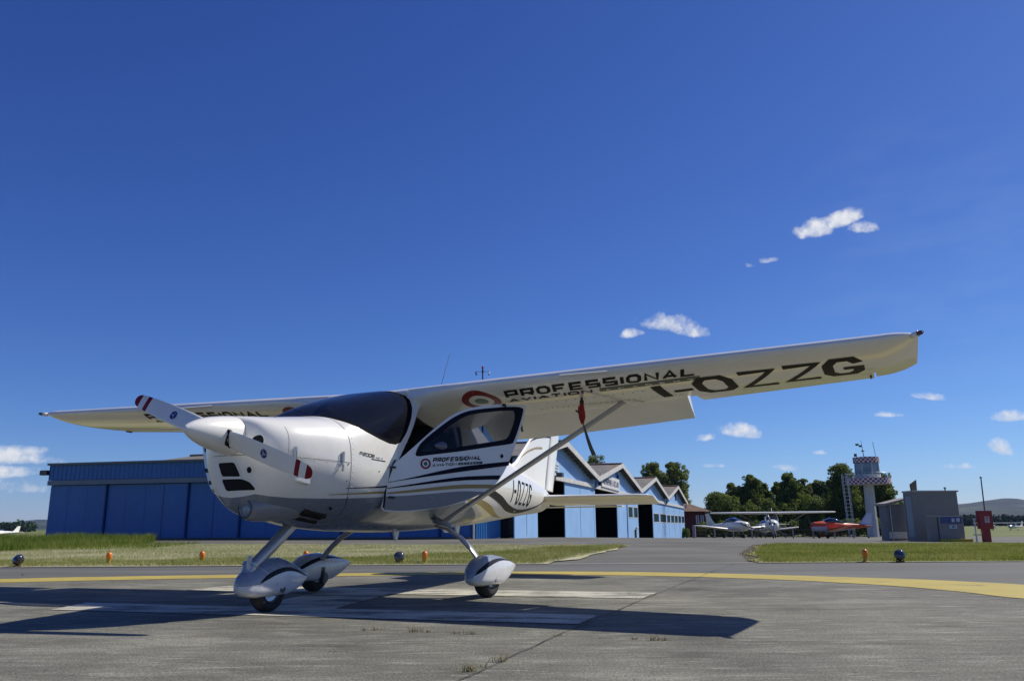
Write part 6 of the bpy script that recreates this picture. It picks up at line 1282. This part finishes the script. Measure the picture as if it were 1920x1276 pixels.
def tree(u, Y, vtop, wpx, lab, m, trunk=.22, base_frac=.28, n=5200, lean=0, seed=0, shape='round', grp='trees beyond the apron'):
    rs = np.random.default_rng(seed+int(u)); p = at(u, 1000, Y); g0 = gz(p.x, Y); H = at(u, vtop, Y).z-g0; W_ = wpx/FPX*Y/2; o = empty('broadleaf_tree', (p.x, Y, g0)); tag(o, lab, 'tree', grp)
    cs = [(0, 0, H*(base_frac+(1-base_frac)*.32), W_*.72, W_*.65, H*(1-base_frac)*.34), (0, 0, H*(base_frac+(1-base_frac)*.6), W_*.66, W_*.6, H*(1-base_frac)*.30)]; k = 30; n = int(n*3.2)
    for i in range(k):
        t = (i+.5)/k; z = H*(base_frac+(1-base_frac)*t); prof_ = math.sin(math.pi*min(1, (.18+.80*t)))**.6 if shape == 'round' else (1-t*.75)*(.5+.5*min(1, t*4)); a = rs.uniform(0, 6.28); rr = W_*prof_*rs.uniform(.2, .72); sz = W_*rs.uniform(.26, .46)*(.75 if t > .85 else 1)
        cs.append((rr*math.cos(a), rr*math.sin(a)*.9, min(z, H-sz*.7), sz, sz*.95, sz*rs.uniform(.6, .9)))
    for i in range(26): a = rs.uniform(0, 6.28); t = rs.uniform(.15, 1); rr = W_*rs.uniform(.75, .98)*math.sin(math.pi*(.2+.72*t))**.5; sz = W_*rs.uniform(.07, .17); cs.append((rr*math.cos(a), rr*math.sin(a), H*(base_frac+(1-base_frac)*t)-sz, sz, sz, sz))
    crown_mesh(cs, n, max(.16, .00135*Y*1.5), m, o)
    mb = MB(); top = Vector((lean, 0, H*.72)); mb.tube([(0, 0, -.2), (lean*.3, .05, H*base_frac), (lean, 0, H*.72)], [trunk, trunk*.7, trunk*.2], 9)
    for i in range(6): a = rs.uniform(0, 6.28); z = H*rs.uniform(base_frac*.9, .6); mb.tube([(lean*z/H, 0, z), (W_*.35*math.cos(a), W_*.35*math.sin(a), z+H*.1), (W_*.7*math.cos(a), W_*.7*math.sin(a), z+H*.18)], [trunk*.45, trunk*.25, trunk*.08], 6)
    mb.build('trunk', BARK, o, True); return o
tree(1120, 118, 852, 58, 'small tree crown peeping above the second hangar roof', LEAFB, n=3200)
tree(1228, 150, 866, 66, 'left half of the tall plane tree pair behind the last hangar', LEAFB, n=6000, seed=1); tree(1270, 152, 865, 66, 'right half of the tall plane tree pair behind the last hangar', LEAFB, n=7000, seed=2)
tree(1345, 142, 921, 60, 'low rounded tree between the brick house and the dark grove', LEAFA, base_frac=.1, n=3500)
tree(1378, 140, 905, 52, 'dark tree at the left end of the grove', LEAFA, base_frac=.12, n=4500); tree(1411, 138, 889, 56, 'tallest dark tree in the left part of the grove', LEAFA, base_frac=.12, n=6000, shape='round')
tree(1441, 142, 905, 40, 'slim dark tree in the middle of the grove', LEAFA, base_frac=.12, n=4000); tree(1486, 138, 885, 60, 'broad dark tree right of the grove middle', LEAFA, base_frac=.1, n=6500); tree(1512, 144, 896, 44, 'grey-green tree just right of the broad dark one', LEAFB, base_frac=.1, n=4500)
tree(1464, 144, 903, 44, 'dark tree filling the dip right of the slim one', LEAFA, base_frac=.1, n=4000); tree(1563, 145, 899, 40, 'dark tree filling the dip left of the big one by the tower', LEAFA, base_frac=.1, n=4000); tree(1425, 146, 898, 44, 'dark tree just behind the tallest one of the left grove', LEAFA, base_frac=.1, n=4000)
tree(1540, 146, 899, 46, 'loose grey-green tree next to the lattice mast', LEAFB, base_frac=.1, n=4500); tree(1533, 128, 936, 40, 'lighter yellow-green bush in front of the grove', LEAFC, base_frac=.05, n=2600)
tree(1590, 132, 868, 78, 'big dark tree left of the control tower', LEAFA, base_frac=.08, n=9000, seed=5); tree(1662, 134, 886, 64, 'dark tree right of the control tower', LEAFA, base_frac=.1, n=6500, seed=6); tree(1628, 140, 880, 70, 'tree directly behind the control tower', LEAFA, base_frac=.08, n=6000)
tree(1693, 150, 936, 36, 'small tree at the right end of the grove', LEAFA, base_frac=.1, n=2000)
tree(1276, 122, 955, 18, 'small sunlit shrub in front of the brick house', LEAFC, base_frac=.05, n=1400, grp='shrubs by the brick house')
def hedge(name, u0, u1, Y, vtop, m, n, lab, depth=2.0, leaf=.3, kind=None, cat='hedge'):
    a, b = at(u0, 1000, Y), at(u1, 1000, Y); g0 = gz((a.x+b.x)/2, Y); H = at((u0+u1)/2, vtop, Y).z-g0; k = max(3, int((b.x-a.x)/(H*.5))); cs = []
    for i in range(k): x = (b.x-a.x)*(i+.5)/k-(b.x-a.x)/2; h = H*random.uniform(.4, .52); cs.append((x, random.uniform(-.3, .3), h, (b.x-a.x)/k*.75, depth, h*random.uniform(.92, 1.1)))
    o = crown_mesh(cs, n, leaf, m, None, name); o.location = ((a.x+b.x)/2, Y, g0)
    return tag(o, lab, cat) if not kind else tag(o, kind=kind)
hedge('undergrowth', 1345, 1700, 136, 926, LEAFA, 60000, None, 3, .3, 'stuff'); hedge('low_undergrowth', 1312, 1700, 127, 972, LEAFA, 26000, None, 1.2, .26, 'stuff'); hedge('hedge', 1272, 1281, 112, 988, LEAFA, 700, 'dark clipped end of the hedge by the last hangar', .8, .2); hedge('hedge', 1281, 1291, 111, 987, LEAFC, 900, 'bright yellow-green clipped hedge by the last hangar', .8, .2)
# ------------------------------------------------------------------ distance: woods and hills
FARW = leafmat('far_wood', [(.02, .045, .02), (.04, .07, .03)], .05, .1, .8, .6)
def wood(u0, u1, Y, v, n, leaf): return hedge('far_woods', u0, u1, Y, v, FARW, n, None, 8, leaf, 'stuff')
wood(1770, 2060, 620, 964, 9000, 2.2); wood(-160, 60, 520, 976, 5000, 1.8); wood(1700, 2100, 900, 968, 4000, 3.5)
HILL = mat('hill_cover', (.05, .08, .03), .95); h1 = noise(HILL, .011, 9, .72); h2 = noise(HILL, .0022, 4, .6); base(HILL, ramp_(HILL, mm(HILL, 'ADD', mm(HILL, 'MULTIPLY', h1.outputs['Fac'], .6), mm(HILL, 'MULTIPLY', h2.outputs['Fac'], .4)), [(.42, (.006, .014, .008)), (.50, (.014, .028, .012)), (.545, (.045, .065, .02)), (.60, (.16, .15, .07))]).outputs[0])
def hills(name, Y0, Y1, prof_, seed, amp):
    rs = np.random.default_rng(seed); us = np.linspace(-700, 2700, 220); rows = 26; V = []; ph = rs.uniform(0, 6.28, 24); fr = rs.uniform(.004, .06, 24); am = 1/(fr*220+1)
    def H(u): return np.interp(u, [p[0] for p in prof_], [p[1] for p in prof_])
    for j in range(rows):
        t = j/(rows-1); Y = Y0+(Y1-Y0)*t; e = math.sin(math.pi/2*t)**1.4
        for u in us:
            x = (u-960)/FPX*Y1*(.72+.28*t); hh = H(u)/FPX*Y1; r_ = sum(am[q]*math.sin(u*fr[q]+ph[q]+t*(3+q*.7)) for q in range(24))
            V.append((x, Y, -1+hh*e*(1+.0*r_)+amp*r_*e*(.4+.6*t)))
    n = len(us); f = [(j*n+i, j*n+i+1, (j+1)*n+i+1, (j+1)*n+i) for j in range(rows-1) for i in range(n-1)]
    return tag(mesh_ob(name, V, f, HILL, None, True), kind='structure')
hills('hills', 2300, 3400, [(-700, 12), (-100, 12), (0, 9), (90, 15), (300, 12), (900, 12), (1400, 20), (1700, 30), (1800, 38), (1870, 47), (1900, 42), (1990, 36), (2200, 40), (2700, 30)], 3, 6.5)
hills('near_hills', 1500, 2100, [(-700, 8), (0, 7), (60, 9), (200, 6), (1300, 8), (1700, 14), (1820, 20), (1900, 24), (1960, 26), (2100, 20), (2700, 14)], 8, 4.0)
# haze over the distance
HZ = bpy.data.materials.new('haze_air'); HZ.use_nodes = True; HZ.node_tree.nodes.clear(); pv = HZ.node_tree.nodes.new('ShaderNodeVolumePrincipled'); pv.inputs['Color'].default_value = (.40, .58, 1.0, 1); pv.inputs['Density'].default_value = .00006; pv.inputs['Anisotropy'].default_value = .0
mo = HZ.node_tree.nodes.new('ShaderNodeOutputMaterial'); HZ.node_tree.links.new(pv.outputs[0], mo.inputs['Volume'])
if True:
    m = MB(); m.box((0, 1900, 79), (9400, 4400, 162)); tag(m.build('haze', HZ), kind='stuff')
